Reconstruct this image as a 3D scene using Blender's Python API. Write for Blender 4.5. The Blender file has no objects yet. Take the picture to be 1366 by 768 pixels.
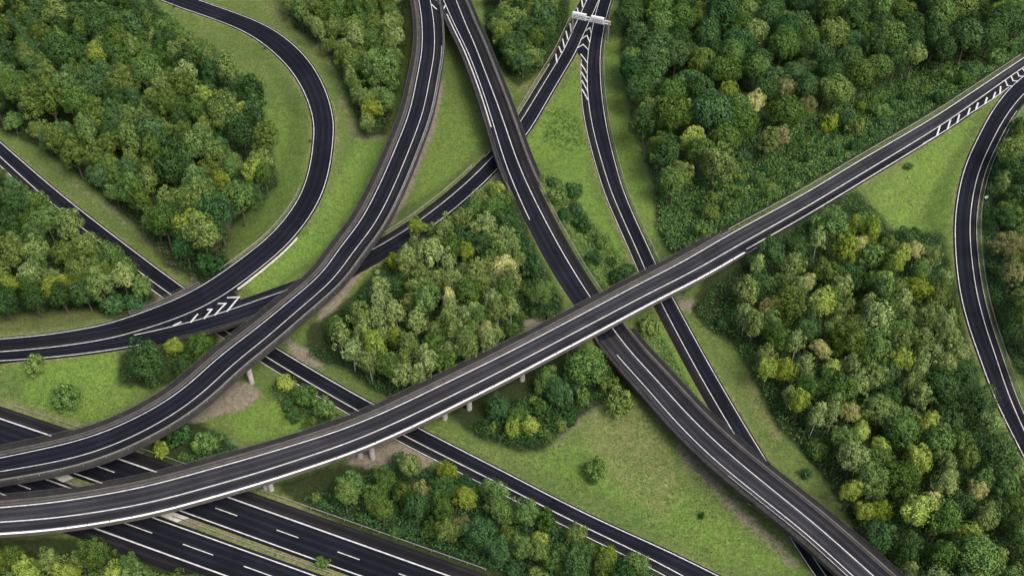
import bpy, math, random
import numpy as np

random.seed(7)
rng = np.random.default_rng(7)
R_ = math.radians
scene = bpy.context.scene
COL = scene.collection

# ------------------------------------------------------------------ camera model
PW, PH, F = 1366.0, 768.0, 1540.0
PITCH, CH = R_(46), 226.0
CAM = np.array([0.0, -CH / math.tan(PITCH), CH])
FW = np.array([0, math.cos(PITCH), -math.sin(PITCH)])
UP = np.array([0, math.sin(PITCH), math.cos(PITCH)])
RT = np.array([1.0, 0, 0])


def unproj(p, z):
    """where the sight line of a photo point meets height z"""
    p = np.atleast_2d(np.asarray(p, float))
    z = np.broadcast_to(np.asarray(z, float), (len(p),))
    d = FW * F + np.outer(p[:, 0] - PW / 2, RT) + np.outer(PH / 2 - p[:, 1], UP)
    t = (z - CH) / d[:, 2]
    return CAM + d * t[:, None]


def proj(q):
    q = np.atleast_2d(np.asarray(q, float)) - CAM
    k = q @ FW
    return np.stack([PW / 2 + F * (q @ RT) / k, PH / 2 - F * (q @ UP) / k], 1)


# ------------------------------------------------------------------ mesh helpers
class MB:
    def __init__(s):
        s.v, s.f, s.uv = [], [], []
        s.n = 0

    def add(s, v, f, uv=None):
        v = np.asarray(v, float)
        s.v.append(v)
        for q in f:
            s.f.append([i + s.n for i in q])
        s.uv.append(np.zeros((len(v), 2)) if uv is None else np.asarray(uv, float))
        s.n += len(v)

    def box(s, c, size, rz=0.0):
        c = np.asarray(c, float)
        x, y, z = np.asarray(size, float) / 2
        v = np.array([[a * x, b * y, d * z] for d in (-1, 1) for b in (-1, 1) for a in (-1, 1)])
        cs, sn = math.cos(rz), math.sin(rz)
        v = np.stack([v[:, 0] * cs - v[:, 1] * sn, v[:, 0] * sn + v[:, 1] * cs, v[:, 2]], 1) + c
        s.add(v, [(0, 2, 3, 1), (4, 5, 7, 6), (0, 1, 5, 4), (2, 6, 7, 3), (0, 4, 6, 2), (1, 3, 7, 5)])

    def tube(s, pts, rad, sides=8, cap=True):
        pts = np.asarray(pts, float)
        rad = np.broadcast_to(np.asarray(rad, float), (len(pts),))
        vs = []
        for i, p in enumerate(pts):
            t = pts[min(i + 1, len(pts) - 1)] - pts[max(i - 1, 0)]
            t = t / (np.linalg.norm(t) + 1e-9)
            a = np.array([0, 0, 1.0]) if abs(t[2]) < 0.9 else np.array([1.0, 0, 0])
            u = np.cross(t, a); u /= np.linalg.norm(u)
            w = np.cross(t, u)
            for k in range(sides):
                an = 2 * math.pi * k / sides
                vs.append(p + rad[i] * (math.cos(an) * u + math.sin(an) * w))
        f = []
        for i in range(len(pts) - 1):
            for k in range(sides):
                a, b = i * sides + k, i * sides + (k + 1) % sides
                f.append((a, b, b + sides, a + sides))
        if cap:
            f.append(tuple(range(sides))[::-1])
            f.append(tuple(range((len(pts) - 1) * sides, len(pts) * sides)))
        s.add(vs, f)

    def build(s, name, mat, parent=None, smooth=False):
        me = bpy.data.meshes.new(name)
        v = np.concatenate(s.v) if s.v else np.zeros((0, 3))
        me.from_pydata(v.tolist(), [], s.f)
        uv = np.concatenate(s.uv)
        lay = me.uv_layers.new(name='UVMap')
        li = np.empty(len(me.loops), dtype=np.int32)
        me.loops.foreach_get('vertex_index', li)
        lay.data.foreach_set('uv', uv[li].ravel())
        if smooth:
            me.polygons.foreach_set('use_smooth', [True] * len(me.polygons))
        me.materials.append(mat)
        me.update()
        o = bpy.data.objects.new(name, me)
        COL.objects.link(o)
        if parent is not None:
            o.parent = parent
            o.location = -np.asarray(parent.location) if parent.type == 'EMPTY' else (0, 0, 0)
        return o


def quads_mesh(name, verts, tint, mat):
    """big soup of quads, verts (n,4,3), one tint value per quad"""
    n = len(verts)
    me = bpy.data.meshes.new(name)
    me.vertices.add(n * 4)
    me.vertices.foreach_set('co', verts.reshape(-1).astype(np.float32))
    me.loops.add(n * 4)
    me.loops.foreach_set('vertex_index', np.arange(n * 4, dtype=np.int32))
    me.polygons.add(n)
    me.polygons.foreach_set('loop_start', np.arange(0, n * 4, 4, dtype=np.int32))
    me.polygons.foreach_set('loop_total', np.full(n, 4, dtype=np.int32))
    me.update(calc_edges=True)
    at = me.attributes.new('tint', 'FLOAT', 'FACE')
    at.data.foreach_set('value', tint.astype(np.float32))
    me.materials.append(mat)
    me.validate()
    return me


def tag(o, label=None, cat=None, group=None, kind=None):
    if label: o['label'] = label
    if cat: o['category'] = cat
    if group: o['group'] = group
    if kind: o['kind'] = kind
    return o


def thing(name, label, cat, loc=(0, 0, 0), group=None):
    o = bpy.data.objects.new(name, None)
    COL.objects.link(o)
    o.location = loc
    o.empty_display_size = 0.5
    return tag(o, label, cat, group)


# ------------------------------------------------------------------ materials
def new_mat(name):
    m = bpy.data.materials.new(name)
    m.use_nodes = True
    nt = m.node_tree
    return m, nt, nt.nodes, nt.links, nt.nodes['Principled BSDF']


def mixrgb(ns, ls, fac, a, b, mode='MIX'):
    n = ns.new('ShaderNodeMix'); n.data_type = 'RGBA'; n.blend_type = mode
    for sock, val in ((n.inputs['Factor'], fac), (n.inputs['A'], a), (n.inputs['B'], b)):
        if isinstance(val, (int, float)): sock.default_value = val
        elif isinstance(val, tuple): sock.default_value = (*val, 1)
        else: ls.new(val, sock)
    return n.outputs['Result']


def noise(ns, ls, scale, detail=4, rough=0.55, vec=None):
    n = ns.new('ShaderNodeTexNoise')
    n.inputs['Scale'].default_value = scale
    n.inputs['Detail'].default_value = detail
    n.inputs['Roughness'].default_value = rough
    if vec is not None: ls.new(vec, n.inputs['Vector'])
    return n.outputs['Fac']


def ramp(ns, ls, fac, lo, hi, a=0.0, b=1.0):
    n = ns.new('ShaderNodeMapRange')
    n.inputs['From Min'].default_value = lo; n.inputs['From Max'].default_value = hi
    n.inputs['To Min'].default_value = a; n.inputs['To Max'].default_value = b
    ls.new(fac, n.inputs['Value'])
    return n.outputs['Result']


def surf_mat(name, c1, c2, scale=0.6, rough=0.85, fine=6.0, fine_amt=0.25, spec=0.25, bump=0.0):
    m, nt, ns, ls, bs = new_mat(name)
    geo = ns.new('ShaderNodeNewGeometry').outputs['Position']
    col = mixrgb(ns, ls, ramp(ns, ls, noise(ns, ls, scale, 5, 0.6, geo), 0.35, 0.65), c1, c2)
    f = ramp(ns, ls, noise(ns, ls, fine, 3, 0.7, geo), 0.3, 0.7, 1 - fine_amt, 1 + fine_amt)
    g = ns.new('ShaderNodeCombineColor')
    for k in range(3): ls.new(f, g.inputs[k])
    col = mixrgb(ns, ls, 1.0, col, g.outputs['Color'], 'MULTIPLY')
    ls.new(col, bs.inputs['Base Color'])
    bs.inputs['Roughness'].default_value = rough
    bs.inputs['Specular IOR Level'].default_value = spec
    if bump:
        b = ns.new('ShaderNodeBump'); b.inputs['Strength'].default_value = bump; b.inputs['Distance'].default_value = 0.1
        ls.new(noise(ns, ls, fine, 4, 0.7, geo), b.inputs['Height']); ls.new(b.outputs['Normal'], bs.inputs['Normal'])
    return m


def asphalt_mat(name, c1, c2, spec=0.09, rough=0.85):
    m, nt, ns, ls, bs = new_mat(name)
    uv = ns.new('ShaderNodeUVMap').outputs['UV']
    mp = ns.new('ShaderNodeMapping'); mp.inputs['Scale'].default_value = (1.0, 0.035, 1)
    ls.new(uv, mp.inputs['Vector'])
    streak = noise(ns, ls, 1.3, 4, 0.6, mp.outputs['Vector'])
    geo = ns.new('ShaderNodeNewGeometry').outputs['Position']
    blot = noise(ns, ls, 0.12, 5, 0.6, geo)
    grain = noise(ns, ls, 9.0, 2, 0.6, geo)
    ad = ns.new('ShaderNodeMath'); ad.operation = 'ADD'
    ls.new(streak, ad.inputs[0]); ls.new(blot, ad.inputs[1])
    col = mixrgb(ns, ls, ramp(ns, ls, ad.outputs[0], 0.75, 1.25), c1, c2)
    sx = ns.new('ShaderNodeSeparateXYZ'); ls.new(uv, sx.inputs[0])
    wv = ns.new('ShaderNodeMath'); wv.operation = 'MULTIPLY_ADD'; ls.new(sx.outputs['X'], wv.inputs[0]); wv.inputs[1].default_value = 3.3; wv.inputs[2].default_value = -4.0
    sn = ns.new('ShaderNodeMath'); sn.operation = 'COSINE'; ls.new(wv.outputs[0], sn.inputs[0])
    tw = ns.new('ShaderNodeMath'); tw.operation = 'MULTIPLY'; ls.new(ramp(ns, ls, sn.outputs[0], 0.0, 1.0), tw.inputs[0]); ls.new(ramp(ns, ls, blot, 0.3, 0.65, .25, .9), tw.inputs[1])
    col = mixrgb(ns, ls, tw.outputs[0], col, tuple(x * 1.75 for x in c2))
    vo = ns.new('ShaderNodeTexVoronoi'); vo.inputs['Scale'].default_value = .055; ls.new(geo, vo.inputs['Vector'])
    sv = ns.new('ShaderNodeSeparateColor'); ls.new(vo.outputs['Color'], sv.inputs['Color'])
    col = mixrgb(ns, ls, ramp(ns, ls, sv.outputs['Red'], .6, .75, 0, .35), col, tuple(x * .6 for x in c1))
    g = ns.new('ShaderNodeCombineColor')
    f = ramp(ns, ls, grain, 0.3, 0.7, 0.72, 1.28)
    for k in range(3): ls.new(f, g.inputs[k])
    col = mixrgb(ns, ls, 1.0, col, g.outputs['Color'], 'MULTIPLY')
    ls.new(col, bs.inputs['Base Color'])
    ls.new(ramp(ns, ls, streak, 0.3, 0.7, rough - 0.1, rough + 0.1), bs.inputs['Roughness'])
    bs.inputs['Specular IOR Level'].default_value = spec
    return m


def leaf_mat(name, c, c2=None):
    """c: main leaf colour, c2: second leaf colour mixed in by each leaf's own tint"""
    m, nt, ns, ls, bs = new_mat(name)
    c2 = c2 or tuple(min(1, x * 1.7) for x in c)
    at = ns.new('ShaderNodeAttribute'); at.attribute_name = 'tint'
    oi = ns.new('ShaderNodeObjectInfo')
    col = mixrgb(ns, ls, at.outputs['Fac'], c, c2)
    hs = ns.new('ShaderNodeHueSaturation')
    ls.new(col, hs.inputs['Color'])
    ls.new(ramp(ns, ls, oi.outputs['Random'], 0, 1, 0.493, 0.509), hs.inputs['Hue'])
    rv = ns.new('ShaderNodeMath'); rv.operation = 'MULTIPLY'; rv.inputs[1].default_value = 7.31
    ls.new(oi.outputs['Random'], rv.inputs[0])
    fr = ns.new('ShaderNodeMath'); fr.operation = 'FRACT'; ls.new(rv.outputs[0], fr.inputs[0])
    ls.new(ramp(ns, ls, fr.outputs[0], 0, 1, 0.62, 1.16), hs.inputs['Value'])
    ls.new(ramp(ns, ls, fr.outputs[0], 0, 1, 1.08, 0.92), hs.inputs['Saturation'])
    ls.new(hs.outputs['Color'], bs.inputs['Base Color'])
    bs.inputs['Roughness'].default_value = 0.6
    bs.inputs['Specular IOR Level'].default_value = 0.2
    tr = ns.new('ShaderNodeBsdfTranslucent')
    ls.new(hs.outputs['Color'], tr.inputs['Color'])
    mx = ns.new('ShaderNodeMixShader'); mx.inputs['Fac'].default_value = 0.26
    ls.new(bs.outputs['BSDF'], mx.inputs[1]); ls.new(tr.outputs['BSDF'], mx.inputs[2])
    ls.new(mx.outputs['Shader'], ns['Material Output'].inputs['Surface'])
    return m


def ground_mat():
    m, nt, ns, ls, bs = new_mat('meadow_grass')
    geo = ns.new('ShaderNodeNewGeometry').outputs['Position']
    at = ns.new('ShaderNodeAttribute'); at.attribute_name = 'cover'
    sp = ns.new('ShaderNodeSeparateColor'); ls.new(at.outputs['Color'], sp.inputs['Color'])
    big = ramp(ns, ls, noise(ns, ls, 0.05, 5, 0.6, geo), 0.35, 0.65)
    mid = ramp(ns, ls, noise(ns, ls, 0.35, 5, 0.65, geo), 0.3, 0.7)
    fin = ramp(ns, ls, noise(ns, ls, 2.2, 5, 0.75, geo), 0.3, 0.7)
    col = mixrgb(ns, ls, big, GRASS_A, GRASS_B)
    col = mixrgb(ns, ls, mid, col, GRASS_C, 'MIX')
    # lush and dry patches
    def masked(mask, lo=0.25, hi=0.75):
        a = ns.new('ShaderNodeMath'); a.operation = 'ADD'; ls.new(mask, a.inputs[0])
        s = ns.new('ShaderNodeMath'); s.operation = 'MULTIPLY_ADD'
        ls.new(mid, s.inputs[0]); s.inputs[1].default_value = 0.45; s.inputs[2].default_value = -0.22
        s2 = ns.new('ShaderNodeMath'); s2.operation = 'MULTIPLY_ADD'
        ls.new(fin, s2.inputs[0]); s2.inputs[1].default_value = 0.4; ls.new(s.outputs[0], s2.inputs[2])
        ls.new(s2.outputs[0], a.inputs[1])
        return ramp(ns, ls, a.outputs[0], lo + 0.2, hi + 0.2)
    col = mixrgb(ns, ls, masked(sp.outputs['Blue']), col, GRASS_LUSH)
    col = mixrgb(ns, ls, masked(sp.outputs['Green']), col, GRASS_DRY)
    col = mixrgb(ns, ls, masked(at.outputs['Alpha']), col, LITTER_SHADE)
    col = mixrgb(ns, ls, masked(sp.outputs['Red']), col, SOIL)
    fin2 = ramp(ns, ls, noise(ns, ls, 0.9, 6, 0.8, geo), 0.32, 0.68)
    fs = ns.new('ShaderNodeMath'); fs.operation = 'MULTIPLY'
    ls.new(ramp(ns, ls, fin, 0, 1, 0.60, 1.40), fs.inputs[0]); ls.new(ramp(ns, ls, fin2, 0, 1, 0.68, 1.32), fs.inputs[1])
    f = fs.outputs[0]
    g = ns.new('ShaderNodeCombineColor')
    for k in range(3): ls.new(f, g.inputs[k])
    col = mixrgb(ns, ls, 1.0, col, g.outputs['Color'], 'MULTIPLY')
    ls.new(col, bs.inputs['Base Color'])
    bs.inputs['Roughness'].default_value = 0.95
    bs.inputs['Specular IOR Level'].default_value = 0.08
    b = ns.new('ShaderNodeBump'); b.inputs['Strength'].default_value = 0.6; b.inputs['Distance'].default_value = 0.25
    ls.new(noise(ns, ls, 1.6, 5, 0.8, geo), b.inputs['Height']); ls.new(b.outputs['Normal'], bs.inputs['Normal'])
    return m


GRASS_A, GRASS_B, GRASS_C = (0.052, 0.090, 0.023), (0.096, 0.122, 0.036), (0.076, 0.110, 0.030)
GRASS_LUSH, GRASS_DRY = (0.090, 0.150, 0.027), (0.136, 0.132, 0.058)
LITTER_SHADE, SOIL = (0.021, 0.031, 0.011), (0.150, 0.130, 0.100)  # woodland floor litter, darkened further to carry the shade between trees

M = {
    'asphalt': asphalt_mat('new_asphalt', (0.0040, 0.0046, 0.0080), (0.0080, 0.0088, 0.0135)),
    'asphalt_deck': asphalt_mat('deck_asphalt', (0.0140, 0.0145, 0.0175), (0.0250, 0.0255, 0.0295)),
    'asphalt_shoulder': asphalt_mat('shoulder_asphalt', (0.0064, 0.0064, 0.0078), (0.0118, 0.0116, 0.0130)),
    'deck_shoulder': asphalt_mat('deck_shoulder', (0.0100, 0.0102, 0.0122), (0.0182, 0.0183, 0.0208)),
    'paint': surf_mat('road_paint', (0.50, 0.50, 0.49), (0.33, 0.33, 0.32), 0.8, 0.7, 5, 0.16),
    'white_coat': surf_mat('white_coated_edge', (0.78, 0.78, 0.77), (0.68, 0.68, 0.66), 0.4, 0.6, 5, 0.08),
    'cap': surf_mat('stained_concrete', (0.056, 0.051, 0.047), (0.092, 0.084, 0.077), 0.35, 0.9, 3, 0.25),
    'cap_grey': surf_mat('grey_concrete', (0.075, 0.074, 0.073), (0.120, 0.118, 0.115), 0.35, 0.9, 3, 0.2),
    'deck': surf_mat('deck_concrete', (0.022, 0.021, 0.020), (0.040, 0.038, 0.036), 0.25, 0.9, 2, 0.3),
    'dark_strip': surf_mat('dark_edge_strip', (0.010, 0.010, 0.010), (0.020, 0.019, 0.018), 0.4, 0.9, 3, 0.25),  # near-black tone for the raised strip along outer deck edges
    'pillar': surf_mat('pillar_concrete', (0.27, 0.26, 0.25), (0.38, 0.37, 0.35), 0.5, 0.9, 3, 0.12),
    'slab': surf_mat('pale_slab', (0.36, 0.35, 0.31), (0.50, 0.48, 0.43), 0.9, 0.9, 4, 0.25),
    'steel': surf_mat('galvanised_steel', (0.16, 0.165, 0.16), (0.24, 0.245, 0.235), 0.8, 0.45, 4, 0.15, 0.5),
    'dark_steel': surf_mat('weathered_rail', (0.03, 0.03, 0.031), (0.055, 0.053, 0.05), 0.8, 0.6, 4, 0.2, 0.4),
    'sign_back': surf_mat('sign_panel', (0.50, 0.51, 0.50), (0.60, 0.61, 0.60), 0.8, 0.5, 3, 0.06),
    'bark': surf_mat('brown_bark', (0.05, 0.04, 0.03), (0.10, 0.085, 0.065), 2, 0.95, 8, 0.4),
    'birch_bark': surf_mat('white_bark', (0.26, 0.25, 0.22), (0.44, 0.42, 0.38), 1.5, 0.9, 5, 0.4),
    'gravel': surf_mat('median_gravel', (0.12, 0.10, 0.07), (0.22, 0.19, 0.14), 1.2, 0.95, 6, 0.4),
}
LEAF = {
    'dark':   leaf_mat('leaf_dark_green', (0.022, 0.062, 0.017), (0.088, 0.165, 0.042)),
    'mid':    leaf_mat('leaf_mid_green', (0.042, 0.096, 0.020), (0.145, 0.245, 0.050)),
    'olive':  leaf_mat('leaf_olive', (0.062, 0.112, 0.023), (0.200, 0.282, 0.060)),
    'lime':   leaf_mat('leaf_yellow_green', (0.140, 0.220, 0.026), (0.350, 0.430, 0.075)),
    'cream':  leaf_mat('leaf_pale_yellow', (0.260, 0.290, 0.080), (0.600, 0.600, 0.250)),
    'grey':   leaf_mat('leaf_grey_green', (0.086, 0.146, 0.040), (0.300, 0.380, 0.112)),
    'tan':    leaf_mat('leaf_tan', (0.125, 0.145, 0.052), (0.300, 0.310, 0.125)),
    'bush':   leaf_mat('leaf_bush_green', (0.022, 0.070, 0.019), (0.066, 0.150, 0.040)),
}
LOOK = {'dark': 'dark green', 'mid': 'mid green', 'olive': 'olive green', 'lime': 'bright yellow-green', 'cream': 'pale cream-yellow',
        'grey': 'grey-green', 'tan': 'tan-brown', 'bush': 'deep green'}


# ------------------------------------------------------------------ splines and road paths
def gauss(a, s):
    if s < 0.3: return a
    r = int(3 * s) + 1
    k = np.exp(-0.5 * (np.arange(-r, r + 1) / s) ** 2); k /= k.sum()
    a = np.asarray(a, float)
    one = a.ndim == 1
    if one: a = a[:, None]
    lo = 2 * a[:1] - a[1:r + 1][::-1]
    hi = 2 * a[-1:] - a[-r - 1:-1][::-1]
    if len(lo) < r:
        lo = np.concatenate([np.repeat(lo[:1], r - len(lo), 0), lo]); hi = np.concatenate([hi, np.repeat(hi[-1:], r - len(hi), 0)])
    p = np.concatenate([lo, a, hi])
    out = np.stack([np.convolve(p[:, j], k, 'valid') for j in range(a.shape[1])], 1)
    return out[:, 0] if one else out


def catmull(pts, n=14):
    p = np.asarray(pts, float)
    p = np.concatenate([2 * p[:1] - p[1:2], p, 2 * p[-1:] - p[-2:-1]])
    t = np.concatenate([[0], np.cumsum(np.sqrt(np.linalg.norm(np.diff(p, axis=0), axis=1) + 1e-6))])
    out = []
    for i in range(1, len(p) - 2):
        p0, p1, p2, p3 = p[i - 1:i + 3]
        t0, t1, t2, t3 = t[i - 1:i + 3]
        for u in np.linspace(t1, t2, n, endpoint=False):
            a1 = (t1 - u) / (t1 - t0) * p0 + (u - t0) / (t1 - t0) * p1
            a2 = (t2 - u) / (t2 - t1) * p1 + (u - t1) / (t2 - t1) * p2
            a3 = (t3 - u) / (t3 - t2) * p2 + (u - t2) / (t3 - t2) * p3
            b1 = (t2 - u) / (t2 - t0) * a1 + (u - t0) / (t2 - t0) * a2
            b2 = (t3 - u) / (t3 - t1) * a2 + (u - t1) / (t3 - t1) * a3
            out.append((t2 - u) / (t2 - t1) * b1 + (u - t1) / (t2 - t1) * b2)
    out.append(p[-2])
    return np.array(out)


def resample(a, step):
    d = np.concatenate([[0], np.cumsum(np.linalg.norm(np.diff(a, axis=0), axis=1))])
    n = max(2, int(round(d[-1] / step)) + 1)
    s = np.linspace(0, d[-1], n)
    return np.stack([np.interp(s, d, a[:, j]) for j in range(a.shape[1])], 1)


def zalong(px, zkeys):
    d = np.concatenate([[0], np.cumsum(np.linalg.norm(np.diff(px, axis=0), axis=1))])
    ks = sorted((d[np.argmin(np.linalg.norm(px - np.array(k[:2], float), axis=1))], k[2]) for k in zkeys)
    z = np.interp(d, [k[0] for k in ks], [k[1] for k in ks])
    return z


STEP = 1.5


class Path:
    """a road: line A (a measured painted line), line B beside it, heights along it"""

    def __init__(s, A, zkeys, B=None, width=None, sm=4.0, ext=(90, 90)):
        pa = catmull(A)
        za = zalong(pa, zkeys)
        a = resample(unproj(pa, za), STEP)
        a[:, 2] = gauss(a[:, 2], 8 / STEP)
        a[:, :2] = gauss(a[:, :2], sm / STEP)
        if B is not None:
            pb = catmull(B)
            b = resample(unproj(pb, zalong(pb, zkeys)), 0.5)
            d0 = b[0] - b[1]; d1 = b[-1] - b[-2]
            b = np.concatenate([b[:1] + d0 * np.arange(120, 0, -1)[:, None], b, b[-1:] + d1 * np.arange(1, 121)[:, None]])
        # extension past the frame
        def extend(a, m):
            if m <= 0: return a
            t = a[-1] - a[-8]; t[2] = 0; t /= np.linalg.norm(t)
            k = np.arange(1, int(m / STEP) + 1)[:, None] * STEP
            return np.concatenate([a, a[-1:] + t * k])
        n0 = len(a)
        a = extend(a[::-1], ext[0])[::-1]
        lead = len(a) - n0
        a = extend(a, ext[1])
        t = np.gradient(a[:, :2], axis=0); t /= np.linalg.norm(t, axis=1)[:, None]
        n = np.stack([-t[:, 1], t[:, 0]], 1)
        if B is not None:
            core = np.arange(lead, lead + n0)
            w = np.empty(n0); sg = 0
            for j, i in enumerate(core):
                dd = b[:, :2] - a[i, :2]
                al = np.abs(dd @ t[i]); per = dd @ n[i]
                k = np.argmin(al * 3 + np.abs(per) * 0.2)
                w[j] = per[k]
            sg = np.sign(np.median(w)); w = np.abs(w)
            med = np.median(w); w = np.clip(w, med * 0.7, med * 1.3)
            w = gauss(w, 14 / STEP)
            w = np.concatenate([np.full(lead, w[0]), w, np.full(len(a) - lead - n0, w[-1])])
        else:
            sg = np.sign(width); w = np.full(len(a), abs(width))
        s.a, s.n, s.w, s.t = a, n * sg, w, t
        s.lead, s.n0 = lead, n0
        s.s = np.concatenate([[0], np.cumsum(np.linalg.norm(np.diff(a, axis=0), axis=1))])
        s.px = proj(a)
        s.ea = s.eb = 0.5

    def N(s): return len(s.a)

    def idx(s, p): return int(np.argmin(np.linalg.norm(s.px - np.array(p, float), axis=1)))

    def off(s, o):
        """offset spec -> metres from line A towards B: ('A',k) k outside A, ('B',k) k outside B, ('M',f) between"""
        side, k = o
        k = np.asarray(k, float)
        if side == 'A': return np.broadcast_to(-k, s.w.shape)
        if side == 'B': return s.w + k
        return s.w * k

    def pts(s, o, dz=0.0):
        off = s.off(o)
        p = s.a.copy()
        p[:, :2] += s.n * off[:, None]
        p[:, 2] += dz
        return p

    def strip(s, mb, o0, o1, dz=0.0, i0=0, i1=None):
        i1 = s.N() - 1 if i1 is None else i1
        p, q = s.pts(o0, dz)[i0:i1 + 1], s.pts(o1, dz)[i0:i1 + 1]
        n = len(p)
        if n < 2: return
        u0, u1 = s.off(o0)[i0:i1 + 1], s.off(o1)[i0:i1 + 1]
        sv = s.s[i0:i1 + 1]
        v = np.concatenate([p, q])
        uv = np.concatenate([np.stack([u0, sv], 1), np.stack([u1, sv], 1)])
        up = np.cross(np.append(p[1] - p[0], 0)[:3], (q[0] - p[0]))[2] > 0
        f = [(i, i + 1, n + i + 1, n + i) if not up else (i, n + i, n + i + 1, i + 1) for i in range(n - 1)]
        if np.cross(v[f[0][1]] - v[f[0][0]], v[f[0][2]] - v[f[0][0]])[2] < 0: f = [x[::-1] for x in f]
        mb.add(v, f, uv)

    def line(s, mb, o, wd=0.32, dz=0.02, i0=0, i1=None):
        side, k = o
        if side == 'M':
            off = s.w * k
            o0, o1 = ('A', -(off - wd / 2)), ('A', -(off + wd / 2))
        else:
            o0, o1 = (side, k - wd / 2), (side, k + wd / 2)
        s.strip(mb, o0, o1, dz, i0, i1)

    def prism(s, mb, o0, o1, zt, zb, i0=0, i1=None):
        """closed bar between two offsets, top zt and bottom zb relative to the road"""
        i1 = s.N() - 1 if i1 is None else i1
        c = [s.pts(o0, zt)[i0:i1 + 1], s.pts(o1, zt)[i0:i1 + 1], s.pts(o1, zb)[i0:i1 + 1], s.pts(o0, zb)[i0:i1 + 1]]
        n = len(c[0])
        v = np.concatenate(c)
        f = []
        for k in range(4):
            k2 = (k + 1) % 4
            for i in range(n - 1):
                f.append((k * n + i, k2 * n + i, k2 * n + i + 1, k * n + i + 1))
        f.append((0, 3 * n, 2 * n, n)); f.append((n - 1, 2 * n - 1, 3 * n - 1, 4 * n - 1))
        mb.add(v, f)

    def at(s, i, o, dz=0.0): return s.pts(o, dz)[i]


P = {}
P['loop'] = Path(  # A: outer line, B: inner line
    [(264, 0), (298, 12), (338.5, 27), (365.6, 40.6), (392.6, 61), (413, 83), (430, 111.7), (440, 138.8), (445, 166), (443.4, 193), (440, 220),
     (430, 257), (411, 292), (386, 322.7), (352, 353), (315, 382), (281, 404), (237, 424), (189.6, 439.5), (149, 451), (101.5, 458.8), (50.8, 465), (0, 469)],
    [(264, 0, .3), (365, 40, .9), (430, 112, 1.8), (445, 166, 2.6), (430, 257, 4.4), (400, 307, 5.2), (380, 328, 5.9), (365, 343, 6.0), (0, 469, 6.0)],
    B=[(206.5, 0), (237, 9.5), (288, 25), (321.6, 40.6), (355, 64), (382.5, 88), (403, 117), (414.6, 145.5), (419, 172.6), (417, 203), (410.6, 233.6),
       (401, 258), (389, 280), (365.5, 307.5), (331.7, 338), (294.5, 363), (250.5, 388.7), (203, 410.7), (149, 431), (101.5, 443), (50.8, 451), (0, 457)])
P['slip'] = Path(  # road from the gantry: A: its left line
    [(783, 0), (774, 20), (768, 32), (751, 70), (741, 86), (713, 132), (690, 169), (656.5, 210), (610.8, 254), (541, 307.5), (495.7, 333.5), (440, 363), (401, 380),
     (338.5, 402), (287.7, 420), (237, 433.7), (189.6, 445), (149, 452.5), (101.5, 459.5), (50.8, 465.3), (0, 469.3)],
    [(783, 0, .3), (713, 132, .3), (656, 210, .8), (541, 307, 2.8), (490, 337, 4.4), (440, 363, 5.7), (415, 374, 6.0), (338, 402, 6.0), (0, 469, 6.0)],
    B=[(799, 0), (791, 17), (785.6, 31), (776.5, 51), (767, 70), (754.6, 91.4), (731, 132), (699, 184.5), (663.5, 225), (623, 264), (550, 321), (503, 348.5), (447, 379), (408, 396),
       (342, 418.5), (291, 434.5), (240, 447.5), (192, 458.6), (176, 461.5), (118.5, 471), (61, 476.7), (0, 481)], sm=5)
P['ramp'] = Path(  # road from the gantry: A: left lane line, B: right line
    [(800, 0), (794, 20), (788.8, 45.6), (784.7, 69), (783.2, 100), (785, 135.4), (792, 176), (802, 213), (815.6, 256), (832.5, 295.6), (849.4, 332.9), (862, 362.6), (883, 405.6),
     (910, 457), (938, 508), (992, 599), (1040, 674), (1084, 742), (1102, 768)],
    [(800, 0, .3), (1102, 768, .3)],
    B=[(815.6, 0), (807.5, 26.4), (803.8, 45.6), (800.6, 65.6), (802, 111.7), (807, 152), (815.6, 199.7), (824, 230), (832, 257), (846, 290.5), (861, 322.7), (875.8, 355.9), (898.5, 398),
       (908, 416), (936.5, 470), (961, 512), (997.4, 574), (1036, 636.6), (1080, 704), (1120, 762)])
P['west'] = Path(  # viaduct from the top bending down to the left: A: left line, B: middle line
    [(558.7, 0), (562.8, 27), (562.8, 70), (558, 94.8), (546.5, 149), (531, 189.6), (502.5, 255), (478, 300), (450, 334), (433, 362), (382.5, 404), (338.5, 441), (287.7, 478.4), (255, 511), (216.6, 538.5),
     (169, 563.9), (118.5, 584), (50.8, 600), (0, 610.5)],
    [(558, 0, 7.5), (558, 95, 8.0), (531, 190, 9.2), (478, 300, 10.6), (382, 404, 11.2), (287, 478, 10.4), (169, 564, 8.8), (0, 610, 8.0)],
    B=[(573.8, 0), (577, 20), (579.7, 51), (577, 88), (566.8, 135.4), (551.5, 186), (521, 257), (490.6, 312.5), (455, 358), (406, 404), (366, 440), (327, 474), (286, 511), (237, 545), (186, 577), (135, 601), (67.7, 619.7), (0, 628.5)], sm=5)
P['south'] = Path(  # viaduct from the top to the lower right: A: left lane line, B: right line
    [(591.5, 0), (605.7, 32), (622.6, 66), (643, 118.5), (656.5, 160), (673.4, 215), (690, 257), (707, 294), (733, 345), (768, 400), (797, 440), (824, 475), (859.6, 514), (906, 567), (957, 616), (1024.5, 670.5), (1075, 711), (1136, 766)],
    [(591, 0, 7.5), (656, 170, 7.0), (690, 257, 5.0), (733, 345, 3.0), (797, 440, 2.8), (859, 514, 4.0), (957, 616, 6.0), (1024, 670, 6.8), (1136, 766, 7.2)],
    B=[(608.4, 0), (621, 30), (636, 69), (643, 90), (666.6, 145.5), (687, 206.5), (708, 257), (734, 305.8), (761.4, 353), (789.5, 400.6), (818, 440), (856, 485), (881.6, 514), (906, 541), (946.6, 579), (1007.5, 633), (1075, 691), (1166.6, 768)])
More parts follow.
